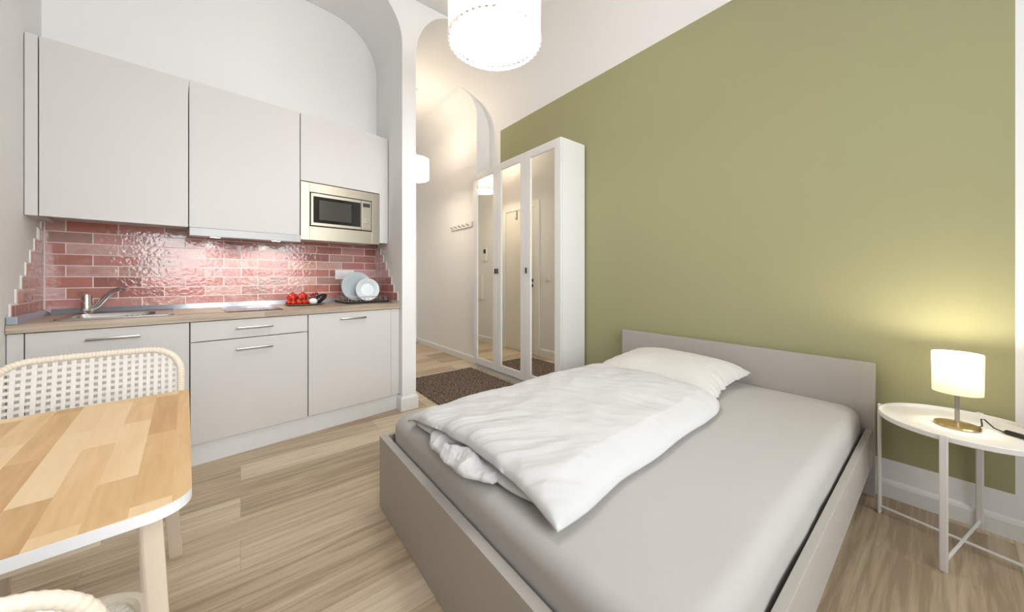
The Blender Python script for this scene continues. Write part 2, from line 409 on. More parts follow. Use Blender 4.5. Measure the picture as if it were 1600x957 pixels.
def baseboard(name, prof_len, frame, pts, h=0.085):
    """pts: polyline at the wall foot (left-hand side is the wall); thickness inward"""
    bm = BM(); prof = [(0, 0), (0.016, 0), (0.016, h - 0.02), (0.012, h - 0.008), (0.006, h), (0, h)]
    P = [Vector((x, y, 0)) for x, y in pts]; rows = []
    for i, p in enumerate(P):
        d0 = (P[i] - P[i - 1]).normalized() if i > 0 else (P[1] - P[0]).normalized()
        d1 = (P[i + 1] - P[i]).normalized() if i < len(P) - 1 else d0
        n0, n1 = Vector((d0.y, -d0.x, 0)), Vector((d1.y, -d1.x, 0))
        nn = (n0 + n1); nn = nn / max(nn.dot(n0), 1e-3)
        rows.append([bm.verts.new(p + nn * a + Vector((0, 0, z))) for a, z in prof])
    for A, B in zip(rows, rows[1:]):
        for k in range(len(prof)): bm.faces.new((A[k], A[(k + 1) % len(prof)], B[(k + 1) % len(prof)], B[k]))
    bm.faces.new(rows[0]); bm.faces.new(rows[-1][::-1])
    return struct(name, bm, M['trim'], frame=frame)
baseboard('baseboard_right', 0, WF, [(XR, 3.70), (XR, -1.30)][::-1] and [(XR, -1.30), (XR, 2.08)][::-1], 0.085)
baseboard('baseboard_corridor', 0, WF, [(RX, 5.60), (XC, 5.60), (XC, 3.70), (XR, 3.70)], 0.085)
baseboard('baseboard_pier', 0, WF, [(1.041, 2.85), (1.044, 2.775), (RX, 2.775), (RX, 3.50)], 0.115)
baseboard('baseboard_corridor_left', 0, WF, [(RX, 4.36), (RX, 5.60)], 0.10)

# ------------------------------------------------------------------ corridor door and small fittings (seen in the wardrobe mirrors)
d = structure_empty('door_1', (RX, 3.51, 0))
bm = BM(); box(bm, RX, RX + 0.02, 3.51, 3.60, 0, 2.2, 0.003); box(bm, RX, RX + 0.02, 4.27, 4.36, 0, 2.2, 0.003); box(bm, RX, RX + 0.02, 3.60, 4.27, 2.11, 2.2, 0.003)
obj('door_casing', bm, M['trim'], d)
obj('door_leaf', bxm(RX + 0.001, RX + 0.012, 3.605, 4.265, 0.008, 2.105, 0.002), M['door'], d)
h = BM(); tube(h, [(RX + 0.012, 3.657, 1.06), (RX + 0.018, 3.657, 1.06)], 0.026, 20); tube(h, [(RX + 0.012, 3.657, 0.985), (RX + 0.018, 3.657, 0.985)], 0.024, 20)
tube(h, [(RX + 0.014, 3.657, 1.06), (RX + 0.055, 3.657, 1.06), (RX + 0.058, 3.675, 1.06), (RX + 0.058, 3.77, 1.06)], 0.009)
obj('door_handle', h, M['black'], d, smooth=True)
hk = thing('door_hook', 'small hook hung over the top of the corridor door, seen in the middle mirror', 'hook', (RX + 0.012, 4.0, 1.98))
bm = BM(); box(bm, RX + 0.012, RX + 0.016, 3.985, 4.015, 1.98, 2.10, 0.001)
tube(bm, [(RX + 0.014, 4.0, 1.99), (RX + 0.03, 4.0, 1.975), (RX + 0.045, 4.0, 1.985), (RX + 0.05, 4.0, 2.01)], 0.005)
obj('hook', bm, M['nickel'], hk, smooth=True)
ls = thing('light_switch', 'white light switch on the corridor wall beside the door', 'switch', (RX, 3.35, 1.05))
obj('switch_plate', bxm(RX, RX + 0.008, 3.31, 3.39, 1.05, 1.13, 0.002), M['trim'], ls)
obj('rocker', bxm(RX + 0.008, RX + 0.013, 3.32, 3.38, 1.06, 1.12, 0.002), M['trim'], ls)
ic = thing('intercom', 'small intercom with dark screen on the corridor wall past the door', 'intercom', (RX, 4.86, 1.38))
obj('housing', bxm(RX, RX + 0.022, 4.81, 4.91, 1.38, 1.60, 0.004), M['trim'], ic)
obj('screen', bxm(RX + 0.022, RX + 0.024, 4.825, 4.895, 1.51, 1.58), M['black'], ic)
fb = thing('fuse_box', 'flat white fuse box low on the corridor wall past the door', 'fuse box', (RX, 5.05, 0.72))
obj('box_body', bxm(RX, RX + 0.03, 4.92, 5.24, 0.72, 1.14, 0.004), M['trim'], fb)
obj('box_door', bxm(RX + 0.03, RX + 0.036, 4.935, 5.225, 0.735, 1.125, 0.002), M['wardrobe'], fb)
cr = thing('coat_rack', 'white coat rail with small pegs on the corridor wall left of the wardrobe', 'coat rack', (XC, 4.1, 1.76))
obj('rail', bxm(XC - 0.018, XC, 3.80, 4.36, 1.76, 1.83, 0.004), M['trim'], cr)
for k in range(5):
    y = 3.87 + k * 0.105
    bm = BM(); tube(bm, [(XC - 0.018, y, 1.785), (XC - 0.05, y, 1.79), (XC - 0.055, y, 1.805)], 0.007); obj('peg', bm, M['nickel'], cr, smooth=True)

# ------------------------------------------------------------------ kitchen base units
def handle(parent, s0, s1, z, t):
    bm = BM()
    tube(bm, [(s0 + 0.008, t + 0.001, z - 0.004), (s0 + 0.008, t - 0.028, z - 0.002)], 0.005, 8)
    tube(bm, [(s1 - 0.008, t + 0.001, z - 0.004), (s1 - 0.008, t - 0.028, z - 0.002)], 0.005, 8)
    box(bm, s0, s1, t - 0.036, t - 0.026, z - 0.007, z + 0.006, 0.003)
    return obj('handle', bm, M['nickel'], parent, smooth=True)
DF, DT = -0.022, -0.003          # front of doors, back of doors
ZC0, ZC = 0.845, 0.885           # underside and top of the worktop
def base_unit(name, label, s0, s1, fronts, cat='cabinet'):
    t = thing(name, label, cat, ((s0 + s1) / 2, 0.0, 0.0), KF, 'kitchen base cabinets')
    bm = BM()
    box(bm, s0 + 0.001, s0 + 0.018, 0.0, 0.54, 0.128, ZC0 - 0.002); box(bm, s1 - 0.018, s1 - 0.001, 0.0, 0.54, 0.128, ZC0 - 0.002)
    box(bm, s0 + 0.018, s1 - 0.018, 0.0, 0.54, 0.128, 0.146); box(bm, s0 + 0.018, s1 - 0.018, 0.53, 0.54, 0.146, ZC0 - 0.002)
    obj('body', bm, M['carcass'], t)
    for kind, z0, z1, h0, h1, hz in fronts:
        f = obj(kind, bxm(s0 + 0.002, s1 - 0.002, DF, DT, z0, z1, 0.0012), M['front'], t)
        info[f.name] = info[t.name]
        handle(f, h0, h1, hz, DF)
    return t
base_unit('sink_cabinet', 'white kitchen base cabinet with one wide door under the sink', -0.557, -0.003, [('door', 0.130, 0.840, -0.377, -0.193, 0.793)])
base_unit('drawer_cabinet', 'white kitchen base cabinet with shallow drawer over a deep pull-out, under the hob', -0.001, 0.597,
          [('drawer', 0.726, 0.840, 0.206, 0.392, 0.790), ('drawer', 0.130, 0.721, 0.206, 0.392, 0.660)])
base_unit('fridge_cabinet', 'white kitchen base cabinet with tall single door under the dish rack', 0.600, 1.202, [('door', 0.130, 0.840, 0.808, 0.990, 0.796)])
tag(obj('filler_panel', bxm(-0.604, -0.559, -0.021, 0.02, 0.13, 0.841, 0.001), M['front'], base=(-0.58, 0, 0.13), frame=KF), 'narrow white filler panel between left wall and sink cabinet', 'panel')
tag(obj('filler_panel', bxm(1.205, 1.277, -0.014, 0.02, 0.13, 0.841, 0.001), M['front'], base=(1.25, 0, 0.13), frame=KF), 'white filler panel between fridge cabinet and the pier', 'panel')
tag(obj('plinth_board', bxm(-0.604, 1.276, 0.002, 0.018, 0.0, 0.124, 0.001), M['plinth'], base=(0.35, 0, 0), frame=KF), 'long white plinth board under the kitchen base cabinets', 'plinth')

# worktop with the sink cut-out
SK = (-0.46, -0.14, 0.10, 0.41)
bm = BM(); TF = -0.035
w0, w1, tb = -0.605, 1.277, 0.571
box(bm, w0, SK[0], TF, tb, ZC0, ZC, 0.0015); prism(bm, [(SK[1], TF), (w1, TF), (w1 + 0.051, tb), (SK[1], tb)], 'z', ZC0, ZC)
box(bm, SK[0], SK[1], TF, SK[2], ZC0, ZC); box(bm, SK[0], SK[1], SK[3], tb, ZC0, ZC)
tag(obj('worktop', bm, M['worktop'], base=(0.35, 0.2, ZC0), frame=KF), 'long pale oak worktop running over all the kitchen base cabinets', 'worktop')
# aluminium upstand
t = thing('worktop_upstand', 'aluminium upstand strip along the back and side edges of the worktop', 'trim strip', (0.35, 0.56, ZC), KF)
bm = BM(); prism(bm, [(0.540, ZC + 0.0005), (0.569, ZC + 0.0005), (0.569, ZC + 0.032), (0.560, ZC + 0.032)], 'x', -0.572, 1.322); obj('back_strip', bm, M['alu'], t)
bm = BM(); prism(bm, [(-0.604, ZC + 0.0005), (-0.570, ZC + 0.0005), (-0.594, ZC + 0.032), (-0.604, ZC + 0.032)], 'y', -0.02, 0.569); obj('side_strip', bm, M['alu'], t)
bm = BM(); box(bm, -0.6045, -0.574, -0.03, -0.02, ZC + 0.0005, ZC + 0.036, 0.002); obj('end_cap', bm, M['alu'], t, label='pale blue grey end cap')

# tiles
def stepped(bm, side, steps, z0, rh, sx, grow, thick, tb=0.571):
    for i, ts in enumerate(steps):
        a = z0 + i * rh; b = a + rh
        x0, x1 = (side, side + thick * sx) if sx > 0 else (side + thick * sx, side)
        box(bm, x0, x1, ts - grow, tb, a, b + (grow if (i == len(steps) - 1 or grow) else 0))
ZT, RH = 0.905, 0.0665
t = thing('tile_backsplash', 'glossy pink and terracotta brick tiles behind the worktop, stepping up at both sides', 'tiles', (0.35, 0.57, ZT), KF)
obj('back_panel', bxm(-0.602, 1.322, 0.562, 0.571, ZT, ZT + 8 * RH), M['tile'], t, uv=lambda c: (c.x + 3.07, c.z - ZT + RH * 41))
LS = [0.02, 0.10, 0.18, 0.252, 0.33, 0.405, 0.47, 0.535]; RS = [0.015, 0.10, 0.157, 0.22, 0.285, 0.36, 0.43, 0.50]
bm = BM(); stepped(bm, -0.6055, LS, ZT, RH, 1, 0, 0.009, 0.562); obj('side_panel', bm, M['tile'], t, uv=lambda c: (c.y + 4.12, c.z - ZT + RH * 40))
def slant(bm):
    for v in bm.verts: v.co.x += 0.016 - (0.571 - v.co.y) * 0.0845
bm = BM(); stepped(bm, 1.311, RS, ZT, RH, -1, 0, 0.009, 0.562); slant(bm); obj('side_panel', bm, M['tile'], t, uv=lambda c: (c.y + 5.21, c.z - ZT + RH * 41))
bm = BM(); stepped(bm, -0.606, LS, ZT, RH, 1, 0.007, 0.0065, 0.562); obj('edge_trim', bm, M['tile_edge'], t)
bm = BM(); box(bm, -0.597, -0.5925, 0.556, 0.5622, ZC + 0.033, ZT + 8 * RH); obj('corner_joint', bm, M['tile_edge'], t)
bm = BM(); stepped(bm, 1.3115, RS, ZT, RH, -1, 0.005, 0.0065, 0.562); slant(bm); obj('edge_trim', bm, M['tile_edge'], t)

# ------------------------------------------------------------------ upper cabinets
UF, UB = 0.235, 0.569; UZ0, UZ1 = 1.418, 2.342
def upper_unit(name, label, s0, s1, door, zb=UZ0 + 0.02):
    t = thing(name, label, 'cabinet', ((s0 + s1) / 2, 0.4, zb), KF, 'kitchen wall cabinets')
    obj('body', bxm(s0 + 0.001, s1 - 0.001, UF + 0.02, UB, zb, UZ1 - 0.001, 0.001), M['carcass'], t)
    obj('door', bxm(s0 + 0.0015, s1 - 0.0015, UF, UF + 0.018, door[0], door[1], 0.0012), M['front'], t)
    return t
upper_unit('wall_cabinet', 'wide white wall cabinet above the sink, first from the left', -0.561, -0.002, (UZ0, UZ1))
upper_unit('wall_cabinet', 'white wall cabinet above the cooker hood, in the middle of the row', 0.000, 0.608, (UZ0, UZ1), 1.45)
t = upper_unit('wall_cabinet', 'short white wall cabinet above the microwave, right end of the row', 0.611, 1.217, (1.836, UZ1), 1.836)
tag(obj('filler_panel', bxm(-0.604, -0.564, UF + 0.004, UB, UZ0, UZ1, 0.001), M['front'], base=(-0.58, 0.4, UZ0), frame=KF), 'narrow beige filler panel left of the wall cabinets', 'panel')
tag(obj('filler_panel', bxm(1.220, 1.298, UF + 0.012, UF + 0.05, 1.405, UZ1, 0.001), M['front'], base=(1.26, 0.3, 1.4), frame=KF), 'narrow white filler panel right of the microwave', 'panel')

# built-in microwave
t = thing('built_in_microwave', 'stainless built-in microwave with black glass door at right end of the wall cabinets', 'microwave', (0.914, 0.4, 1.388), KF)
obj('housing', bxm(0.612, 1.217, UF + 0.02, UB, 1.40, 1.833, 0.001), M['carcass'], t)
bm = BM(); z0, z1 = 1.388, 1.828
box(bm, 0.612, 0.672, UF - 0.004, UF + 0.02, z0, z1, 0.0015); box(bm, 1.148, 1.216, UF - 0.004, UF + 0.02, z0, z1, 0.0015)
box(bm, 0.672, 1.148, UF - 0.004, UF + 0.02, z0, 1.494, 0.0015); box(bm, 0.672, 1.148, UF - 0.004, UF + 0.02, 1.758, z1, 0.0015)
obj('trim_frame', bm, M['warm_steel'], t)
obj('recess', bxm(0.672, 1.148, UF + 0.012, UF + 0.02, 1.494, 1.758), M['gap'], t)
dr = obj('door', bxm(0.6785, 1.0565, UF - 0.012, UF + 0.012, 1.5015, 1.7505, 0.002), M['warm_steel'], t)
obj('door_glass', bxm(0.695, 1.050, UF - 0.0145, UF - 0.011, 1.524, 1.727, 0.001), M['black_glass'], dr)
obj('window', bxm(0.735, 0.975, UF - 0.0155, UF - 0.014, 1.549, 1.702), M['oven_window'], dr)
cp = obj('control_panel', bxm(1.0600, 1.1405, UF - 0.012, UF + 0.012, 1.5015, 1.7505, 0.002), M['warm_steel'], t)
obj('display', bxm(1.068, 1.128, UF - 0.014, UF - 0.011, 1.697, 1.729), M['black'], cp)
for i in range(4):
    for j in range(3):
        obj('button', bxm(1.070 + j * 0.021, 1.086 + j * 0.021, UF - 0.0145, UF - 0.011, 1.668 - i * 0.020, 1.680 - i * 0.020, 0.001), M['warm_steel'], cp)
bm = BM(); tube(bm, [(1.098, UF - 0.011, 1.572), (1.098, UF - 0.026, 1.572)], 0.014, 20); obj('knob', bm, M['chrome'], cp, smooth=True)
obj('door_button', bxm(1.072, 1.126, UF - 0.0155, UF - 0.011, 1.515, 1.535, 0.001), M['warm_steel'], cp)

# cooker hood
t = thing('cooker_hood', 'slim stainless pull-out cooker hood under the middle wall cabinet, lights on', 'cooker hood', (0.303, 0.35, 1.36), KF)
obj('hood_body', bxm(0.004, 0.604, UF + 0.02, 0.555, 1.385, 1.449, 0.002), M['carcass'], t)
obj('front_strip', bxm(0.000, 0.608, UF - 0.030, UF - 0.004, 1.362, 1.416, 0.003), M['hood_steel'], t)
obj('pull_out_tray', bxm(0.006, 0.602, UF - 0.004, 0.42, 1.372, 1.384, 0.002), M['steel'], t)
for s in (0.13, 0.47):
    bm = BM(); tube(bm, [(s, 0.30, 1.3725), (s, 0.30, 1.3685)], 0.028, 24); obj('lamp_lens', bm, emis('hood_lamp', (1, 0.95, 0.88), 12), t)
    ld = bpy.data.lights.new('hood_spot', 'SPOT'); ld.energy = 3.6; ld.spot_size = math.radians(135); ld.spot_blend = 0.7; ld.color = (1, 0.94, 0.87); ld.shadow_soft_size = 0.02
    lo = bpy.data.objects.new('hood_spot', ld); lo.location = KF.w(s, 0.32, 1.362); lo.rotation_euler = (math.radians(22), 0, KA); COL.objects.link(lo)

# ------------------------------------------------------------------ things on the worktop
t = thing('kitchen_sink', 'stainless steel inset sink with shallow bowl at the left of the worktop', 'sink', (-0.3, 0.25, ZC), KF)
bm = BM(); a, b, c, e = SK; zt = ZC + 0.005
def ring_rect(x0, x1, y0, y1, z, r, n=6):
    P = arc(x1 - r, y1 - r, r, r, 0, 90, n) + arc(x0 + r, y1 - r, r, r, 90, 180, n) + arc(x0 + r, y0 + r, r, r, 180, 270, n) + arc(x1 - r, y0 + r, r, r, 270, 360, n)
    return [(x, y, z) for x, y in P]
def skin(bm, rings, cap0=False, cap1=False):
    V = [[bm.verts.new(p) for p in R] for R in rings]; n = len(V[0])
    for A, B in zip(V, V[1:]):
        for k in range(n): bm.faces.new((A[k], A[(k + 1) % n], B[(k + 1) % n], B[k]))
    if cap0: bm.faces.new(V[0])
    if cap1: bm.faces.new(V[-1][::-1])
    return bm
skin(bm, [ring_rect(a - 0.035, b + 0.075, c - 0.035, e + 0.115, ZC + 0.0006, 0.03), ring_rect(a - 0.035, b + 0.075, c - 0.035, e + 0.115, zt - 0.001, 0.03),
          ring_rect(a - 0.031, b + 0.071, c - 0.031, e + 0.111, zt + 0.002, 0.03), ring_rect(a - 0.02, b + 0.06, c - 0.02, e + 0.10, zt - 0.001, 0.03),
          ring_rect(a + 0.006, b - 0.006, c + 0.006, e - 0.006, zt - 0.001, 0.05), ring_rect(a + 0.015, b - 0.015, c + 0.015, e - 0.015, ZC - 0.02, 0.05),
          ring_rect(a + 0.03, b - 0.03, c + 0.03, e - 0.03, ZC - 0.14, 0.06), ring_rect(a + 0.13, b - 0.13, c + 0.13, e - 0.13, ZC - 0.145, 0.02)], cap1=True)
obj('basin', bm, M['steel'], t, smooth=True)
for k in range(4):
    bm = BM(); tube(bm, [(-0.27 + 0.022 * k, SK[3] - 0.012, ZC - 0.02), (-0.27 + 0.022 * k, SK[3] - 0.016, ZC - 0.02)], 0.006, 10); obj('overflow_hole', bm, M['gap'], t)
f = thing('kitchen_tap', 'chrome single lever mixer tap standing behind the sink', 'tap', (-0.425, 0.47, ZC + 0.004), KF)
sx, sy = -0.432, 0.468
bm = BM(); lathe(bm, [(0.0, ZC + 0.0065), (0.030, ZC + 0.0065), (0.030, ZC + 0.012), (0.024, ZC + 0.02), (0.023, 0.985), (0.020, 1.0), (0.0, 1.003)], sx, sy, 24); obj('body', bm, M['chrome'], f, smooth=True)
bm = BM(); tube(bm, [(sx + 0.01, sy, 0.905), (sx + 0.045, sy - 0.004, 0.935), (sx + 0.075, sy - 0.012, 0.985), (sx + 0.105, sy - 0.025, 1.020), (sx + 0.14, sy - 0.045, 1.036), (sx + 0.165, sy - 0.06, 1.030)], 0.014, 14, rs=[0.016, 0.016, 0.015, 0.014, 0.013, 0.013])
obj('spout', bm, M['chrome'], f, smooth=True)
bm = BM(); bar(bm, (sx - 0.005, sy, 1.0), (sx - 0.03, sy + 0.045, 1.012), 0.022, 0.009, (1, 0, 0), 0.003); obj('lever', bm, M['chrome'], f, smooth=True)

t = thing('ceramic_hob', 'small two-zone dark glass hob let into the worktop', 'hob', (0.31, 0.2, ZC), KF)
obj('glass', bxm(0.165, 0.455, -0.002, 0.43, ZC + 0.0005, ZC + 0.006, 0.002), M['hob'], t)
for cy_, r in ((0.13, 0.072), (0.31, 0.09)):
    bm = BM(); tube(bm, [(0.31 + r * math.cos(2 * PI * k / 40), cy_ + r * math.sin(2 * PI * k / 40), ZC + 0.0062) for k in range(40)], 0.0012, 6, closed=True); obj('cooking_zone', bm, M['hob_mark'], t)

# fruit plate and fruit
FC = (0.655, 0.30)
def ell(bm, c, rx, ry, rz, n=20, m=12, tilt=None, prof=None):
    vs0 = len(bm.verts)
    g = bmesh.ops.create_uvsphere(bm, u_segments=n, v_segments=m, radius=1)
    for v in g['verts']:
        z = v.co.z; k = prof(z) if prof else 1.0
        v.co = Vector((v.co.x * rx * k, v.co.y * ry * k, z * rz))
    if tilt is not None: bmesh.ops.rotate(bm, verts=g['verts'], cent=(0, 0, 0), matrix=tilt)
    bmesh.ops.translate(bm, verts=g['verts'], vec=c)
    return bm
bm = BM(); lathe(bm, [(0, ZC + 0.001), (0.10, ZC + 0.001), (0.138, ZC + 0.010), (0.140, ZC + 0.014), (0.10, ZC + 0.007), (0, ZC + 0.006)], FC[0], FC[1], 40, sy=0.62)
tag(obj('serving_plate', bm, M['board'], base=(FC[0], FC[1], ZC), frame=KF, smooth=True), 'oval olive-brown serving plate under the fruit and vegetables on the worktop', 'plate')
zt = ZC + 0.008
def tomato(x, y, r, z, label, pepper=False):
    t = thing('bell_pepper' if pepper else 'tomato', label, 'pepper' if pepper else 'tomato', (x, y, z - r), KF, 'bell peppers on the serving plate' if pepper else 'tomatoes on the serving plate')
    bm = BM(); ell(bm, (x, y, z), r, r, r * (1.15 if pepper else 0.88), 20, 12)
    if pepper:
        for v in bm.verts:
            dx, dy = v.co.x - x, v.co.y - y; a_ = math.atan2(dy, dx); k = 1 + 0.09 * math.cos(4 * a_); v.co.x = x + dx * k; v.co.y = y + dy * k
    obj('flesh', bm, M['pepper'] if pepper else M['tomato'], t, smooth='all')
    bm = BM(); tz = z + r * (1.12 if pepper else 0.85); tube(bm, [(x, y, tz - 0.004), (x, y, tz + 0.006), (x + 0.004, y, tz + 0.012)], 0.0022, 6)
    for k in range(5): bar(bm, (x, y, tz), (x + 0.4 * r * math.cos(k * 1.257), y + 0.4 * r * math.sin(k * 1.257), tz - 0.001), 0.004, 0.001, (0, 0, 1))
    obj('stem', bm, M['stem_green'], t)
tomato(0.580, 0.335, 0.034, zt + 0.05, 'red bell pepper at the back left of the serving plate', True)
tomato(0.652, 0.345, 0.033, zt + 0.052, 'second red bell pepper just right of the leftmost one on the plate', True)
tl = [(0.545, 0.29, 0.020, 'small tomato at the left rim of the serving plate'), (0.570, 0.262, 0.019, 'small tomato second from the left at the front of the plate'),
      (0.607, 0.255, 0.022, 'tomato in the front middle of the serving plate'), (0.642, 0.265, 0.021, 'tomato right of the front middle one on the plate'),
      (0.672, 0.285, 0.020, 'tomato nearest to the white cheese ball on the plate')]
for x, y, r, l in tl: tomato(x, y, r, zt + r * 0.9, l)
tomato(0.625, 0.285, 0.020, zt + 0.052, 'tomato lying on top of the front row of tomatoes')
t = thing('grape_bunch', 'bunch of dark red grapes between the peppers and the aubergine', 'grapes', (0.70, 0.34, zt), KF)
gi = 0
for k in range(3):
    for j in range(5 - k):
        for i in range(3 - min(k, 1)):
            gi += 1
            bm = BM(); ell(bm, (0.694 + j * 0.018 + k * 0.010, 0.325 + i * 0.019 + k * 0.006, zt + 0.016 + k * 0.028 + j * 0.003), 0.0105, 0.0105, 0.012, 10, 8); obj('grape', bm, M['grape'], t, smooth='all')
ROT = Matrix.Rotation(math.radians(74), 3, 'Y') @ Matrix.Rotation(0.0, 3, 'Z')
ag = thing('aubergine', 'glossy black aubergine at the right end of the serving plate', 'aubergine', (0.742, 0.29, zt), KF)
bm = BM(); ell(bm, (0.745, 0.285, zt + 0.036), 0.032, 0.032, 0.058, 20, 14, Matrix.Rotation(math.radians(60), 3, 'Y'), prof=lambda z: 1 - 0.22 * z); bmesh.ops.translate(bm, verts=bm.verts, vec=(0.006, -0.02, 0.006)); obj('skin', bm, M['aubergine'], ag, smooth='all')
bm = BM(); tube(bm, [(0.79, 0.285, zt + 0.062), (0.806, 0.285, zt + 0.072), (0.815, 0.283, zt + 0.073)], 0.006, 8, rs=[0.014, 0.007, 0.005]); obj('calyx', bm, M['stem_green'], ag, smooth=True)
bm = BM(); ell(bm, (0.700, 0.245, zt + 0.024), 0.030, 0.026, 0.024, 18, 12); tag(obj('mozzarella_ball', bm, M['mozzarella'], base=(0.7, 0.245, zt), frame=KF, smooth='all'), 'white cheese ball in front of the aubergine on the serving plate', 'cheese')

# socket panel behind the plates
so = thing('socket_panel', 'white double socket panel on the tiles behind the plates', 'socket', (1.03, 0.56, 1.10), KF)
obj('plate_cover', bxm(0.955, 1.115, 0.553, 0.5615, 1.085, 1.168, 0.002), M['trim'], so)
for s in (0.995, 1.075):
    bm = BM(); tube(bm, [(s, 0.553, 1.1265), (s, 0.549, 1.1265)], 0.026, 24); obj('socket', bm, M['plinth'], so)

# dish rack with plates
dk = thing('dish_rack', 'wire dish rack on a dark drip tray at the right end of the worktop', 'dish rack', (1.08, 0.3, ZC), KF)
rx0, rx1, ry0, ry1 = 0.94, 1.255, 0.17, 0.47
bm = BM(); skin(bm, [ring_rect(rx0 - 0.01, rx1 + 0.01, ry0 - 0.012, ry1 + 0.012, ZC + 0.001, 0.02), ring_rect(rx0 - 0.022, rx1 + 0.022, ry0 - 0.022, ry1 + 0.022, ZC + 0.018, 0.025),
                     ring_rect(rx0 - 0.018, rx1 + 0.018, ry0 - 0.018, ry1 + 0.018, ZC + 0.018, 0.022), ring_rect(rx0 - 0.008, rx1 + 0.008, ry0 - 0.008, ry1 + 0.008, ZC + 0.006, 0.018)], True, True)
obj('drip_tray', bm, M['tray'], dk, smooth=True)
bm = BM()
for z in (ZC + 0.014, ZC + 0.055): tube(bm, ring_rect(rx0, rx1, ry0, ry1, z, 0.015, 3), 0.0024, 6, closed=True)
for x in (rx0, rx1):
    for y in (ry0 + 0.015, (ry0 + ry1) / 2, ry1 - 0.015): tube(bm, [(x, y, ZC + 0.008), (x, y, ZC + 0.055)], 0.0022, 6)
for k in range(9):
    x = rx0 + 0.02 + k * (rx1 - rx0 - 0.04) / 8
    for y in (ry0, ry1): tube(bm, [(x, y, ZC + 0.014), (x, y, ZC + 0.055)], 0.0018, 6)
    tube(bm, [(x, ry0, ZC + 0.014), (x, ry1, ZC + 0.014)], 0.0018, 6)
obj('wire_basket', bm, M['wire'], dk, smooth=True)
def plate(x, y, r, lean, yaw, m, label):
    o = thing('dinner_plate', label, 'plate', (0, 0, 0), KF)
    bm = BM(); lathe(bm, [(0, 0.0), (r * 0.55, 0.0), (r * 0.62, 0.006), (r, 0.016), (r, 0.020), (r * 0.62, 0.011), (r * 0.55, 0.006), (0, 0.006)], 0, 0, 48)
    Mx = Matrix.Translation((x, y, ZC + 0.017 + r)) @ Matrix.Rotation(yaw, 4, 'Z') @ Matrix.Rotation(math.radians(90) - lean, 4, 'X')
    bmesh.ops.transform(bm, matrix=Mx, verts=bm.verts)
    ob = obj('plate_disc', bm, m, o, smooth=True)
    # a plate is one mesh: keep it as the top-level object
    bpy.data.objects.remove(o); ob.name = 'dinner_plate'; ob.parent = None
    ob.location = KF.w(0, 0, 0); ob.rotation_euler = (0, 0, KA); tag(ob, label, 'plate', 'plates in the dish rack'); return ob
plate(1.055, 0.33, 0.122, 0.10, -0.12, M['plate'], 'large blue-grey plate standing at the back of the dish rack')
plate(1.105, 0.225, 0.095, 0.12, -0.12, M['plate_pale'], 'smaller pale plate standing in front in the dish rack')

# ------------------------------------------------------------------ wardrobe
WX0, WY0, DW = 2.21, 2.098, 0.480
for k in range(1): pass
t = thing('mirror_wardrobe', 'tall white wardrobe with three mirrored doors against the green wall', 'wardrobe', (2.38, WY0 + 1.5 * DW, 0))
bm = BM(); Y1 = WY0 + 3 * DW; XB = XR - 0.018
box(bm, WX0 + 0.022, XB, WY0, WY0 + 0.02, 0, 2.345, 0.001); box(bm, WX0 + 0.022, XB, Y1 - 0.02, Y1, 0, 2.345, 0.001)
box(bm, WX0 + 0.022, XB, WY0 + 0.02, Y1 - 0.02, 2.325, 2.345); box(bm, WX0 + 0.035, WX0 + 0.05, WY0 + 0.02, Y1 - 0.02, 0, 0.062)
box(bm, WX0 + 0.022, XB, WY0 + 0.02, Y1 - 0.02, 0.064, 0.08); box(bm, XB - 0.005, XB, WY0 + 0.02, Y1 - 0.02, 0.08, 2.325)
for k in (1, 2): box(bm, WX0 + 0.03, XB - 0.005, WY0 + k * DW - 0.01, WY0 + k * DW + 0.01, 0.08, 2.325)
obj('body', bm, M['wardrobe'], t)
for k in range(3):
    y0, y1 = WY0 + k * DW + 0.0015, WY0 + (k + 1) * DW - 0.0015; z0, z1 = 0.072, 2.344; f = 0.072
    bm = BM(); box(bm, WX0, WX0 + 0.02, y0, y0 + f, z0, z1, 0.0015); box(bm, WX0, WX0 + 0.02, y1 - f, y1, z0, z1, 0.0015)
    box(bm, WX0, WX0 + 0.02, y0 + f, y1 - f, z0, z0 + f, 0.0015); box(bm, WX0, WX0 + 0.02, y0 + f, y1 - f, z1 - f, z1, 0.0015)
    # bevelled bead around the glass
    dd = obj('door', bm, M['wardrobe'], t)
    bm = BM()
    for (a0, a1, b0, b1) in ((y0 + f, y0 + f + 0.006, z0 + f, z1 - f), (y1 - f - 0.006, y1 - f, z0 + f, z1 - f), (y0 + f, y1 - f, z0 + f, z0 + f + 0.006), (y0 + f, y1 - f, z1 - f - 0.006, z1 - f)):
        box(bm, WX0 + 0.004, WX0 + 0.014, a0, a1, b0, b1)
    obj('bead', bm, M['wardrobe'], dd)
    obj('mirror', bxm(WX0 + 0.010, WX0 + 0.014, y0 + f, y1 - f, z0 + f, z1 - f), M['mirror'], dd)
    hy = {0: y1 - 0.018, 1: y1 - 0.018, 2: y0 + 0.02}[k]
    bm = BM(); box(bm, WX0 - 0.016, WX0, hy - 0.006, hy + 0.006, 1.142, 1.198, 0.003); obj('handle', bm, M['leather'], dd)

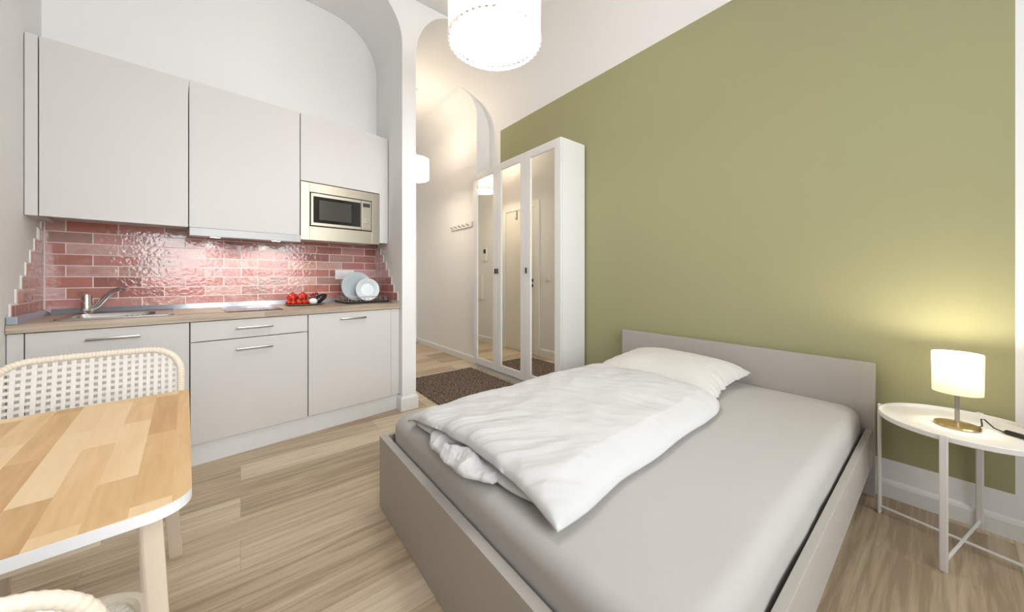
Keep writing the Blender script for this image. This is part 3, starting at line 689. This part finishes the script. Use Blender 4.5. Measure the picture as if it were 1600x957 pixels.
# ------------------------------------------------------------------ rug
def rug():
    x0, x1, y0, y1 = 1.335, 2.185, 2.18, 3.555; nx, ny = 110, 170; bm = BM()
    V = []
    for j in range(ny + 1):
        row = []
        for i in range(nx + 1):
            x = x0 + (x1 - x0) * i / nx; y = y0 + (y1 - y0) * j / ny
            e = min(i, nx - i, j, ny - j)
            z = 0.016 + 0.007 * noise.noise(Vector((x * 55, y * 55, 0))) + 0.004 * noise.noise(Vector((x * 140, y * 140, 3)))
            if e == 0:
                z = 0.001
                if i in (0, nx): x += 0.006 * noise.noise(Vector((y * 90, 2, 0)))
                else: y += 0.006 * noise.noise(Vector((x * 90, 5, 0)))
            row.append(bm.verts.new((x, y, z)))
        V.append(row)
    for j in range(ny):
        for i in range(nx): bm.faces.new((V[j][i], V[j][i + 1], V[j + 1][i + 1], V[j + 1][i]))
    return bm
tag(obj('shag_rug', rug(), M['rug'], base=(1.76, 2.9, 0), smooth='all'), 'brown shaggy rug on the floor in front of the mirror wardrobe', 'rug')

# ------------------------------------------------------------------ bed
BX0, BX1, BY0, BY1 = 0.524, 2.512, 0.222, 1.688
t = thing('bed_frame', 'grey double bed frame with low headboard against the green wall', 'bed', (1.5, 0.95, 0))
obj('footboard', bxm(BX0, BX0 + 0.034, BY0, BY1, 0.002, 0.338, 0.0015), M['bed'], t)
obj('headboard', bxm(BX1 - 0.032, BX1, BY0 - 0.008, BY1 - 0.03, 0.002, 0.668, 0.0015), M['bed'], t)
for y0 in (BY0, BY1 - 0.024): obj('side_rail', bxm(BX0 + 0.034, BX1 - 0.032, y0, y0 + 0.024, 0.165, 0.338, 0.0015), M['bed'], t)
for k in range(14):
    x = BX0 + 0.10 + k * 0.137; obj('slat', bxm(x, x + 0.07, BY0 + 0.024, BY1 - 0.024, 0.20, 0.215), M['beech'], t)
for z in (0.30, 0.225):
    bm = BM(); tube(bm, [(BX0 + 0.017, BY1 - 0.001, z), (BX0 + 0.017, BY1 + 0.002, z)], 0.006, 12); obj('screw', bm, M['screw'], t)
# mattress in its fitted sheet
def mattress():
    x0, x1, y0, y1, z0, z1 = BX0 + 0.042, BX1 - 0.036, BY0 + 0.036, BY1 - 0.040, 0.2165, 0.447
    bm = BM(); r = 0.055; rings = []
    n = 8
    secs = [(0.014, z0)] + [(0.0, z0 + 0.02), (0.0, z0 + 0.09), (0.0, z1 - r)] + [(r * (1 - math.cos(math.radians(a))), z1 - r + r * math.sin(math.radians(a))) for a in range(10, 91, 10)]
    def ring(ins, z, N=60):
        P = []
        a, b, c, d = x0 + ins, x1 - ins, y0 + ins, y1 - ins; rr = max(0.07 - ins * 0.3, 0.03)
        segs = [((b - rr, d - rr), 0, (b - rr, d), (a + rr, d)), ((a + rr, d - rr), 90, (a, d - rr), (a, c + rr)), ((a + rr, c + rr), 180, (a + rr, c), (b - rr, c)), ((b - rr, c + rr), 270, (b, c + rr), (b, d - rr))]
        for (cx_, cy_), a0, pA, pB in segs:
            for k in range(9): P.append((cx_ + rr * math.cos(math.radians(a0 + k * 11.25)), cy_ + rr * math.sin(math.radians(a0 + k * 11.25))))
            for k in range(1, N): P.append((pA[0] + (pB[0] - pA[0]) * k / N, pA[1] + (pB[1] - pA[1]) * k / N))
        out = []
        for (x, y) in P:
            nz = noise.noise(Vector((x * 5, y * 5, z * 6))) * 0.006 + noise.noise(Vector((x * 14, y * 14, z * 3))) * 0.003
            cxm, cym = (x0 + x1) / 2, (y0 + y1) / 2
            dx = nz * (1 if x > cxm else -1) * (1 if min(x - x0, x1 - x) < 0.09 else 0); dy = nz * (1 if y > cym else -1) * (1 if min(y - y0, y1 - y) < 0.09 else 0)
            out.append((x - abs(0), y + dy * 0.6, z + nz * 0.5))
        return out
    for ins, z in secs: rings.append(ring(ins, z))
    for ins in (0.10, 0.18, 0.30, 0.45, 0.60): rings.append(ring(ins, z1 + 0.006 * min(ins / 0.3, 1)))
    skin(bm, rings, True, True)
    return bm
tag(obj('mattress', mattress(), M['sheet'], base=(1.5, 0.95, 0.2165), smooth='all'), 'mattress in a light grey fitted sheet lying in the grey bed frame', 'mattress')

# puffy cloth slab
def puffy(bm, outline, zb, thick, nu, nv, wr, pu=8, pv=6, edge_wave=0.0, seed=0):
    """outline(u,v)->(x,y); closed slab with soft edges"""
    top, bot = [], []
    for j in range(nv + 1):
        tr, br = [], []
        for i in range(nu + 1):
            u, v = i / nu, j / nv; x, y = outline(u, v)
            f = (max(0, 1 - abs(2 * u - 1) ** pu)) ** 0.5 * (max(0, 1 - abs(2 * v - 1) ** pv)) ** 0.5
            zt_ = zb(u, v) + 0.012 + thick * f + wr(u, v, x, y) * (0.35 + 0.65 * f)
            zb_ = zb(u, v) + 0.004 * (1 - f) * 2
            edge = (i in (0, nu) or j in (0, nv))
            tr.append(bm.verts.new((x, y, zt_)))
            br.append(tr[-1] if False else bm.verts.new((x, y, zb_)))
        top.append(tr); bot.append(br)
    for j in range(nv):
        for i in range(nu):
            bm.faces.new((top[j][i], top[j][i + 1], top[j + 1][i + 1], top[j + 1][i]))
            bm.faces.new((bot[j][i], bot[j + 1][i], bot[j + 1][i + 1], bot[j][i + 1]))
    E = [(0, i) for i in range(nu)] + [(j, nu) for j in range(nv)] + [(nv, i) for i in range(nu, 0, -1)] + [(j, 0) for j in range(nv, 0, -1)]
    for k in range(len(E)):
        a_, b_ = E[k], E[(k + 1) % len(E)]
        bm.faces.new((top[a_[0]][a_[1]], bot[a_[0]][a_[1]], bot[b_[0]][b_[1]], top[b_[0]][b_[1]]))
    return bm
def bil(p00, p10, p01, p11):
    def f(u, v): return ((p00[0] * (1 - u) + p10[0] * u) * (1 - v) + (p01[0] * (1 - u) + p11[0] * u) * v, (p00[1] * (1 - u) + p10[1] * u) * (1 - v) + (p01[1] * (1 - u) + p11[1] * u) * v)
    return f
def ridg(p): return 1 - 2 * abs(noise.noise(p))
ZM = 0.4565
def duvet():
    bm = BM()
    # lower layer
    o1 = bil((0.640, 0.63), (1.86, 0.70), (0.600, 1.46), (1.86, 1.50))
    def out1(u, v):
        x, y = o1(u, v); x += (1 - u) ** 6 * 0.02 * noise.noise(Vector((v * 6, 1.3, 0))); y += 0.012 * noise.noise(Vector((u * 5, v * 2, 4))); return x, y
    puffy(bm, out1, lambda u, v: ZM + 0.001, 0.030, 100, 70, lambda u, v, x, y: 0.006 * noise.noise(Vector((x * 9, y * 9, 1))))
    # upper layer, lifted, with pulled folds at the foot end
    o2 = bil((0.612, 0.592), (1.885, 0.650), (0.572, 1.455), (1.90, 1.505))
    def out2(u, v):
        x, y = o2(u, v)
        x += (1 - u) ** 8 * (0.028 * math.sin(v * PI) * 1.0 + 0.008 * noise.noise(Vector((v * 9, 7, 0))))
        y += 0.010 * noise.noise(Vector((u * 6, 0.3, 9))) * (1 - v) - 0.012 * math.sin(u * PI * 0.9) * (1 - v) * -1
        if u > 0.85: y += 0.05 * ((u - 0.85) / 0.15) ** 2 * max(0, 1 - v * 4)
        return x, y
    def zb2(u, v):
        lift = 0.042 * (1 - (2 * v - 1) ** 2) ** 0.5 * 1.0
        near = max(0.0, 1 - v * 9)            # the corner and near side fall to the sheet
        return ZM + 0.004 + lift * (1 - near * 0.8)
    def wr(u, v, x, y):
        w = 0.013 * noise.noise(Vector((x * 3.2, y * 3.6, 2.2))) + 0.005 * noise.noise(Vector((x * 8, y * 9, 5)))
        ft = math.exp(-u * 9)
        q = v + u * 0.9 - 0.25 * u * u
        w += ft * 0.020 * (ridg(Vector((u * 2.4, q * 9, 0.7))) - 0.55) + ft * 0.007 * (ridg(Vector((u * 4, q * 21, 3))) - 0.5)
        # crumples on the head half
        w += 0.006 * math.exp(-u * 5) * (ridg(Vector((u * 3 + v, q * 30, 6))) - 0.5) * (0.4 + 0.6 * v)
        cr_ = math.exp(-((u - 0.78) / 0.2) ** 2)
        w += cr_ * 0.010 * (ridg(Vector((x * 5 + y * 2, y * 6 - x * 2, 8))) - 0.6)
        w += 0.006 * (ridg(Vector((x * 5 - y * 3, y * 4 + x, 11))) - 0.6) + 0.003 * (ridg(Vector((x * 12 + y * 5, y * 10, 14))) - 0.6)
        return w
    puffy(bm, out2, zb2, 0.046, 240, 170, wr, pu=14, pv=8)
    return bm
dv = obj('duvet', duvet(), M['linen'], base=(1.3, 1.05, ZM), smooth='all')
tag(dv, 'folded white duvet lying along the far side of the bed', 'duvet')
def crumple():
    bm = BM(); o = bil((0.560, 0.860), (0.78, 0.86), (0.585, 1.33), (0.80, 1.35))
    def out(u, v):
        x, y = o(u, v); k = (1 - u) ** 2
        x += k * (0.045 * (2 * v - 1) ** 4 - 0.022 * math.sin(v * PI) + 0.012 * noise.noise(Vector((v * 6, 0.2, 0))) + 0.004 * noise.noise(Vector((v * 23, 0.6, 0)))); return x, y
    def wr(u, v, x, y):
        a_ = 0.6 * x + 0.8 * y; b_ = 0.8 * x - 0.6 * y
        return 0.017 * (ridg(Vector((a_ * 9, b_ * 6, 4))) - 0.45) + 0.008 * (ridg(Vector((b_ * 17, a_ * 9, 1))) - 0.4) + 0.003 * ridg(Vector((x * 40, y * 40, 2)))
    puffy(bm, out, lambda u, v: ZM + 0.0005, 0.022, 110, 190, wr, pu=4, pv=3)
    return bm
obj('loose_fold', crumple(), M['linen'], dv, smooth='all')

def pillow():
    bm = BM(); o = bil((1.885, 0.725), (2.435, 0.725), (1.885, 1.50), (2.435, 1.50))
    def out(u, v):
        x, y = o(u, v)
        # pinched waist between the corners
        y += 0.035 * math.sin(u * PI) * (1 - 2 * v) * -1 * (-1)
        x += 0.02 * math.sin(v * PI) * (1 - 2 * u)
        x += 0.010 * noise.noise(Vector((v * 14, u * 2, 0))) * abs(2 * u - 1) ** 6; y += 0.014 * noise.noise(Vector((u * 14, v * 2, 5))) * abs(2 * v - 1) ** 6
        return x, y
    def zb(u, v): return ZM + 0.004 + 0.055 * max(0, u - 0.15) + 0.0 
    def wr(u, v, x, y):
        e = max(abs(2 * u - 1), abs(2 * v - 1))
        return 0.012 * noise.noise(Vector((x * 5, y * 5, 3))) + 0.008 * e ** 4 * (ridg(Vector((x * 16, y * 16, 2))) - 0.5)
    puffy(bm, out, zb, 0.110, 80, 100, wr, pu=3.2, pv=3.2)
    return bm
tag(obj('pillow', pillow(), M['pillowcase'], base=(2.15, 1.1, ZM), smooth='all'), 'plump white pillow at the headboard, partly under the duvet', 'pillow')

# ------------------------------------------------------------------ nightstand, lamp
NX, NY, NR = 2.2925, -0.048, 0.235
t = thing('round_side_table', 'round white metal tray table beside the bed', 'side table', (NX, NY, 0))
bm = BM(); lathe(bm, [(0, 0.486), (NR - 0.004, 0.486), (NR, 0.489), (NR, 0.506), (NR - 0.0025, 0.508), (NR - 0.005, 0.506), (NR - 0.006, 0.493), (0, 0.493)], NX, NY, 96)
obj('tray_top', bm, M['metal_white'], t, smooth=True)
RL = NR + 0.0055
angs = [math.atan2(0.048, -0.2315), math.atan2(-0.048, 0.2315), math.atan2(0.2315, 0.048), math.atan2(-0.2315, -0.048)]
for a in angs:
    x, y = NX + RL * math.cos(a), NY + RL * math.sin(a); bm = BM()
    bar(bm, (x, y, 0.0), (x, y, 0.511), 0.022, 0.009, (-math.sin(a), math.cos(a), 0), 0.003); obj('leg', bm, M['metal_white'], t, smooth=True)
for a, b in ((angs[0], angs[1]), (angs[2], angs[3])):
    bm = BM(); bar(bm, (NX + RL * math.cos(a), NY + RL * math.sin(a), 0.034), (NX + RL * math.cos(b), NY + RL * math.sin(b), 0.034), 0.009, 0.009, (0, 0, 1), 0.002); obj('cross_brace', bm, M['metal_white'], t, smooth=True)
LX, LY, LZ = 2.287, -0.033, 0.4935
t = thing('bedside_lamp', 'small table lamp with glowing cream shade on a brass disc, on the round side table', 'lamp', (LX, LY, LZ))
bm = BM(); lathe(bm, [(0, LZ), (0.060, LZ), (0.062, LZ + 0.004), (0.060, LZ + 0.010), (0.030, LZ + 0.013), (0.012, LZ + 0.018), (0, LZ + 0.018)], LX, LY, 64); obj('base', bm, M['brass'], t, smooth=True)
bm = BM(); tube(bm, [(LX, LY, LZ + 0.016), (LX, LY, 0.70)], 0.0065, 16); obj('stem', bm, M['nickel'], t, smooth=True)
bm = BM(); z0, z1 = 0.632, 0.792
lathe(bm, [(0.0655, z0), (0.067, z1), (0.0645, z1), (0.063, z0), (0.0655, z0)], LX, LY, 72); obj('lamp_shade', bm, M['lamp_shade'], t, smooth=True)
bm = BM(); lathe(bm, [(0.0, 0.70), (0.012, 0.70), (0.014, 0.712), (0.026, 0.74), (0.024, 0.762), (0.0, 0.775)], LX, LY, 24); obj('bulb', bm, emis('warm_bulb', (1.0, 0.90, 0.72), 14), t, smooth=True)
point_light('bedside_lamp_light', (LX, LY, 0.768), 9.0, (1.0, 0.90, 0.74), 0.028)
bm = BM(); tube(bm, [(LX + 0.03, LY - 0.052, LZ + 0.006), (LX + 0.045, LY - 0.062, LZ + 0.010), (LX + 0.055, LY - 0.060, LZ + 0.035), (LX + 0.062, LY - 0.068, LZ + 0.034), (LX + 0.05, LY - 0.09, LZ + 0.010), (LX + 0.035, LY - 0.115, LZ + 0.004)], 0.0025, 8)
obj('cord', bm, M['black'], t, smooth=True)
bm = BM(); bar(bm, (LX + 0.036, LY - 0.113, LZ + 0.009), (LX - 0.005, LY - 0.185, LZ + 0.009), 0.018, 0.015, (1, 0.5, 0), 0.004); obj('inline_switch', bm, M['black'], t, smooth=True)

# ------------------------------------------------------------------ pendant lamps
def pendant(name, label, cx, cy, zb, r, h, power, warm, down):
    t = thing(name, label, 'pendant lamp', (cx, cy, zb), WF, 'pleated pendant lamps')
    n = 44
    def wavy(bm, R, z0, z1, amp, k):
        rings = []
        N = k * 6
        for z, aa in ((z0, amp * 1.5), (z0 + (z1 - z0) * 0.12, amp), (z1, amp)):
            rings.append([(cx + (R + aa * math.cos(k * 2 * PI * i / N)) * math.cos(2 * PI * i / N), cy + (R + aa * math.cos(k * 2 * PI * i / N)) * math.sin(2 * PI * i / N), z + (0.006 * math.cos(k * 2 * PI * i / N) if z == z0 else 0)) for i in range(N)])
        skin(bm, rings)
        # inner skin gives the strips their thickness
        rings2 = [[(cx + (p[0] - cx) * (1 - 0.004 / R), cy + (p[1] - cy) * (1 - 0.004 / R), p[2]) for p in q] for q in rings]
        skin(bm, rings2[::-1])
    bm = BM(); wavy(bm, r * 0.955, zb, zb + h, r * 0.03, n); obj('pleated_shade', bm, M['strip'], t, smooth='all')
    if not warm:
        bm = BM(); wavy(bm, r * 0.45, zb + 0.10, zb + 0.20, r * 0.02, 28); obj('inner_shade', bm, M['strip'], t, smooth='all')
    bm = BM(); tube(bm, [(cx + r * 0.93 * math.cos(2 * PI * i / 60), cy + r * 0.93 * math.sin(2 * PI * i / 60), zb + 0.024) for i in range(60)], 0.003, 6, closed=True)
    tube(bm, [(cx + r * 0.93 * math.cos(2 * PI * i / 60), cy + r * 0.93 * math.sin(2 * PI * i / 60), zb + h - 0.004) for i in range(60)], 0.003, 6, closed=True)
    for a in (0, PI / 2, PI, 3 * PI / 2): tube(bm, [(cx, cy, zb + h - 0.004), (cx + r * 0.93 * math.cos(a), cy + r * 0.93 * math.sin(a), zb + h - 0.004)], 0.0025, 6)
    obj('wire_frame', bm, M['nickel'], t, smooth=True)
    bm = BM(); lathe(bm, [(0, zb + 0.028), (r * 0.86, zb + 0.028), (r * 0.86, zb + 0.032), (0, zb + 0.032)], cx, cy, 64)
    obj('diffuser', bm, M['bulb_warm'] if warm else M['bulb'], t, smooth=True)
    bm = BM(); tube(bm, [(cx, cy, zb + h * 0.5), (cx, cy, CEIL - 0.03)], 0.004, 8); lathe(bm, [(0, CEIL - 0.035), (0.05, CEIL - 0.03), (0.055, CEIL - 0.001), (0, CEIL - 0.001)], cx, cy, 32)
    obj('cord_and_rose', bm, M['trim'], t, smooth=True)
    bm = BM(); lathe(bm, [(0, zb + 0.06), (0.03, zb + 0.075), (0.033, zb + 0.10), (0.018, zb + 0.14), (0, zb + 0.15)], cx, cy, 24); obj('bulb', bm, M['trim'], t, smooth=True)
    dl = bpy.data.lights.new(name + '_down_light', 'AREA'); dl.shape = 'DISK'; dl.size = r * 1.62; dl.energy = down
    dl.color = (1.0, 0.86, 0.68) if warm else (1.0, 0.965, 0.915)
    do = bpy.data.objects.new(name + '_down_light', dl); do.location = (cx, cy, zb + 0.024); COL.objects.link(do)
    point_light(name + '_light', (cx, cy, zb + (0.20 if warm else 0.27)), power, (1.0, 0.85, 0.66) if warm else (1.0, 0.965, 0.915), 0.08)
pendant('pendant_lamp', 'large round white pleated pendant lamp, lit, hanging over the foot of the bed', 1.068, 1.497, 2.352, 0.25, 0.50, 36, False, 6.5)
pendant('pendant_lamp', 'smaller white pendant lamp, lit, hanging in the corridor behind the pier', 1.70, 4.11, 2.332, 0.185, 0.25, 16, True, 6.0)
# ------------------------------------------------------------------ dining table
TFm = Frame(-0.062, 0.765, math.radians(5.2))     # origin at the near right corner of the top
t = thing('dining_table', 'small birch dining table with white edge and splayed beech legs', 'table', (-0.4, 0.37, 0), TFm)
def top_outline(x0, x1, y0, y1, r): return arc(x1 - r * 0.3, y1 - r * 0.3, r * 0.3, r * 0.3, 0, 90, 5) + arc(x0 + r, y1 - r, r, r, 90, 180, 6) + arc(x0 + r, y0 + r, r, r, 180, 270, 6) + arc(x1 - r, y0 + r, r, r, 270, 360, 8)
P = top_outline(-0.82, 0.0, 0.0, 0.75, 0.05)
bm = BM(); prism(bm, P, 'z', 0.7385, 0.7400); obj('tabletop', bm, M['tabletop'], t)
bm = BM(); prism(bm, P, 'z', 0.720, 0.7384); obj('edge_board', bm, M['white_lacquer'], t, label='white painted edge and underside')
for y_ in (0.075, 0.64): obj('apron', bxm(-0.72, -0.105, y_, y_ + 0.02, 0.675, 0.7198, 0.002), M['beech'], t)
def tleg(x0, y0, x1, y1, side=(1, 0, 0)):
    bm = BM(); bar(bm, (x0, y0, 0.7198), (x1, y1, 0.0), 0.026, 0.022, side, 0.002); obj('leg', bm, M['beech'], t)
tleg(-0.052, 0.090, -0.020, 0.110); tleg(-0.100, 0.62, -0.055, 0.655)
tleg(-0.74, 0.045, -0.79, 0.005); tleg(-0.74, 0.62, -0.79, 0.655)

# ------------------------------------------------------------------ rattan chairs
def back_pt(u, z, w=0.435):
    """u in -1..1 across; back leans away with height, slightly bowed"""
    x = u * w / 2; y = -0.215 - 0.055 * max(0, (z - 0.45) / 0.39) + 0.035 * u * u
    return Vector((x, y, z))
def chair(label, base, rot, frame, weave=1.0, rim_r=0.0108, ripple=0.0012):
    t = thing('rattan_chair', label, 'chair', base, frame, 'rattan chairs at the dining table', rot=rot)
    # the parts are written around the chair's own origin
    info[t.name] = (Vector((0, 0, 0)), frame)
    w = 0.435; zb, zt_, r = 0.44, 0.825, 0.085
    def inside(u, z, m=0.0):
        x = abs(u) * w / 2
        cx_, cz = w / 2 - r, zt_ - r
        if x > cx_ and z > cz: return (x - cx_) ** 2 + (z - cz) ** 2 <= (r - m) ** 2
        return x <= w / 2 - m and z <= zt_ - m
    rim = []
    for k in range(16): rim.append((-w / 2, zb + (zt_ - r - zb) * k / 15))
    rim += [(-w / 2 + r - r * math.cos(a), zt_ - r + r * math.sin(a)) for a in [PI / 2 * i / 9 for i in range(1, 10)]]
    rim += [(-w / 2 + r + (w - 2 * r) * k / 12, zt_) for k in range(1, 12)]
    rim += [(w / 2 - r + r * math.sin(a), zt_ - r + r * math.cos(a)) for a in [PI / 2 * i / 9 for i in range(0, 10)]]
    rim += [(w / 2, zt_ - r - (zt_ - r - zb) * k / 15) for k in range(1, 16)]
    pr = [back_pt(x / (w / 2), z) for x, z in rim]; Q = []; RR = []
    for a_, b_ in zip(pr, pr[1:]):
        nst = max(1, int((b_ - a_).length / 0.0022))
        for q in range(nst): Q.append(a_.lerp(b_, q / nst))
    # cane wrapped round and round the rim: a fine ripple along the tube
    RR = [rim_r + (ripple if (k % 4) in (0, 1) else 0.0) for k in range(len(Q))]
    bm = BM(); tube(bm, Q, 0.011, 10, rs=RR)
    obj('back_rim', bm, M['rattan'], t, smooth='all')
    def strip(bm, P, wdir, wd, th):
        """flat ribbon along P"""
        R = []
        for i, p in enumerate(P):
            d = (P[min(i + 1, len(P) - 1)] - P[max(i - 1, 0)]).normalized(); s = (wdir - d * wdir.dot(d)).normalized(); n_ = d.cross(s)
            R.append([bm.verts.new(p + s * a * wd / 2 + n_ * b * th / 2) for a, b in ((-1, -1), (1, -1), (1, 1), (-1, 1))])
        for A, B in zip(R, R[1:]):
            for k in range(4): bm.faces.new((A[k], A[(k + 1) % 4], B[(k + 1) % 4], B[k]))
        bm.faces.new(R[0]); bm.faces.new(R[-1][::-1])
    bm = BM(); NV = 22
    for k in range(NV):
        u = -1 + 2 * (k + 0.5) / NV; ztop = zt_
        x = abs(u) * w / 2
        if x > w / 2 - r: ztop = zt_ - r + math.sqrt(max(0, r * r - (x - w / 2 + r) ** 2))
        P = [back_pt(u, zb + (ztop - 0.004 - zb) * i / 8) + Vector((0, 0.0015, 0)) for i in range(9)]
        strip(bm, P, Vector((1, 0, 0)), (0.0108 if k % 2 else 0.0095) * weave, 0.002)
    NH = 19
    for k in range(NH):
        z = zb + 0.006 + (zt_ - zb - 0.014) * k / (NH - 1); um = 1.0
        if z > zt_ - r: um = (w / 2 - r + math.sqrt(max(0, r * r - (z - zt_ + r) ** 2))) / (w / 2)
        P = [back_pt(-um * 0.98 + 2 * 0.98 * um * i / 14, z) - Vector((0, 0.0015, 0)) for i in range(15)]
        strip(bm, P, Vector((0, 0, 1)), 0.0105 * weave, 0.002)
    obj('woven_back', bm, M['paper_cord'], t)
    # seat
    sw, y0, y1, sz = 0.212, -0.215, 0.285, 0.458
    O = ring_rect(-sw, sw, y0, y1, sz, 0.09, 8)
    bm = BM(); tube(bm, O, 0.0135, 10, closed=True); obj('seat_rim', bm, M['rattan'], t, smooth=True)
    bm = BM(); n1, n2 = 30, 32
    def half_w(y):
        if y > y1 - 0.09: return sw - 0.09 + math.sqrt(max(0, 0.09 ** 2 - (y - y1 + 0.09) ** 2))
        if y < y0 + 0.09: return sw - 0.09 + math.sqrt(max(0, 0.09 ** 2 - (y0 + 0.09 - y) ** 2))
        return sw
    def half_y(x):
        x = abs(x)
        return (0.09 - math.sqrt(max(0, 0.09 ** 2 - (x - sw + 0.09) ** 2))) if x > sw - 0.09 else 0.0
    for k in range(n1):
        x = -sw + 2 * sw * (k + 0.5) / n1; e = half_y(x)
        strip(bm, [Vector((x, y0 + e + 0.003, sz + 0.001)), Vector((x, (y0 + y1) / 2, sz - 0.006)), Vector((x, y1 - e - 0.003, sz + 0.001))], Vector((1, 0, 0)), 0.011, 0.002)
    for k in range(n2):
        y = y0 + (y1 - y0) * (k + 0.5) / n2; h_ = half_w(y) - 0.004
        strip(bm, [Vector((-h_, y, sz + 0.003)), Vector((0, y, sz - 0.004)), Vector((h_, y, sz + 0.003))], Vector((0, 1, 0)), 0.011, 0.002)
    obj('woven_seat', bm, M['paper_cord'], t)
    bm = BM()
    for a, b in (((-0.17, -0.19), (0.17, -0.19)), ((-0.17, 0.24), (0.17, 0.24)), ((-0.19, -0.17), (-0.19, 0.22)), ((0.19, -0.17), (0.19, 0.22))):
        bar(bm, (a[0], a[1], 0.42), (b[0], b[1], 0.42), 0.03, 0.018, (0, 0, 1), 0.002)
    obj('seat_frame', bm, M['beech'], t)
    for sx_ in (-1, 1):
        bm = BM(); bar(bm, (sx_ * 0.180, -0.20, 0.44), (sx_ * 0.201, -0.275, 0.0), 0.038, 0.024, (1, 0, 0), 0.002); obj('leg', bm, M['beech'], t)
        bm = BM(); bar(bm, (sx_ * 0.172, 0.24, 0.44), (sx_ * 0.188, 0.275, 0.0), 0.036, 0.024, (1, 0, 0), 0.002); obj('leg', bm, M['beech'], t)
    return t
chair('pale rattan chair with woven lattice back on the kitchen side of the table', (-0.387, 1.605, 0), PI + math.radians(3), WF)
chair('pale rattan chair nearest the camera, only its back top and seat corner showing', (-0.342, 0.735, 0), math.radians(4), WF, 1.6, 0.0070, 0.0005)
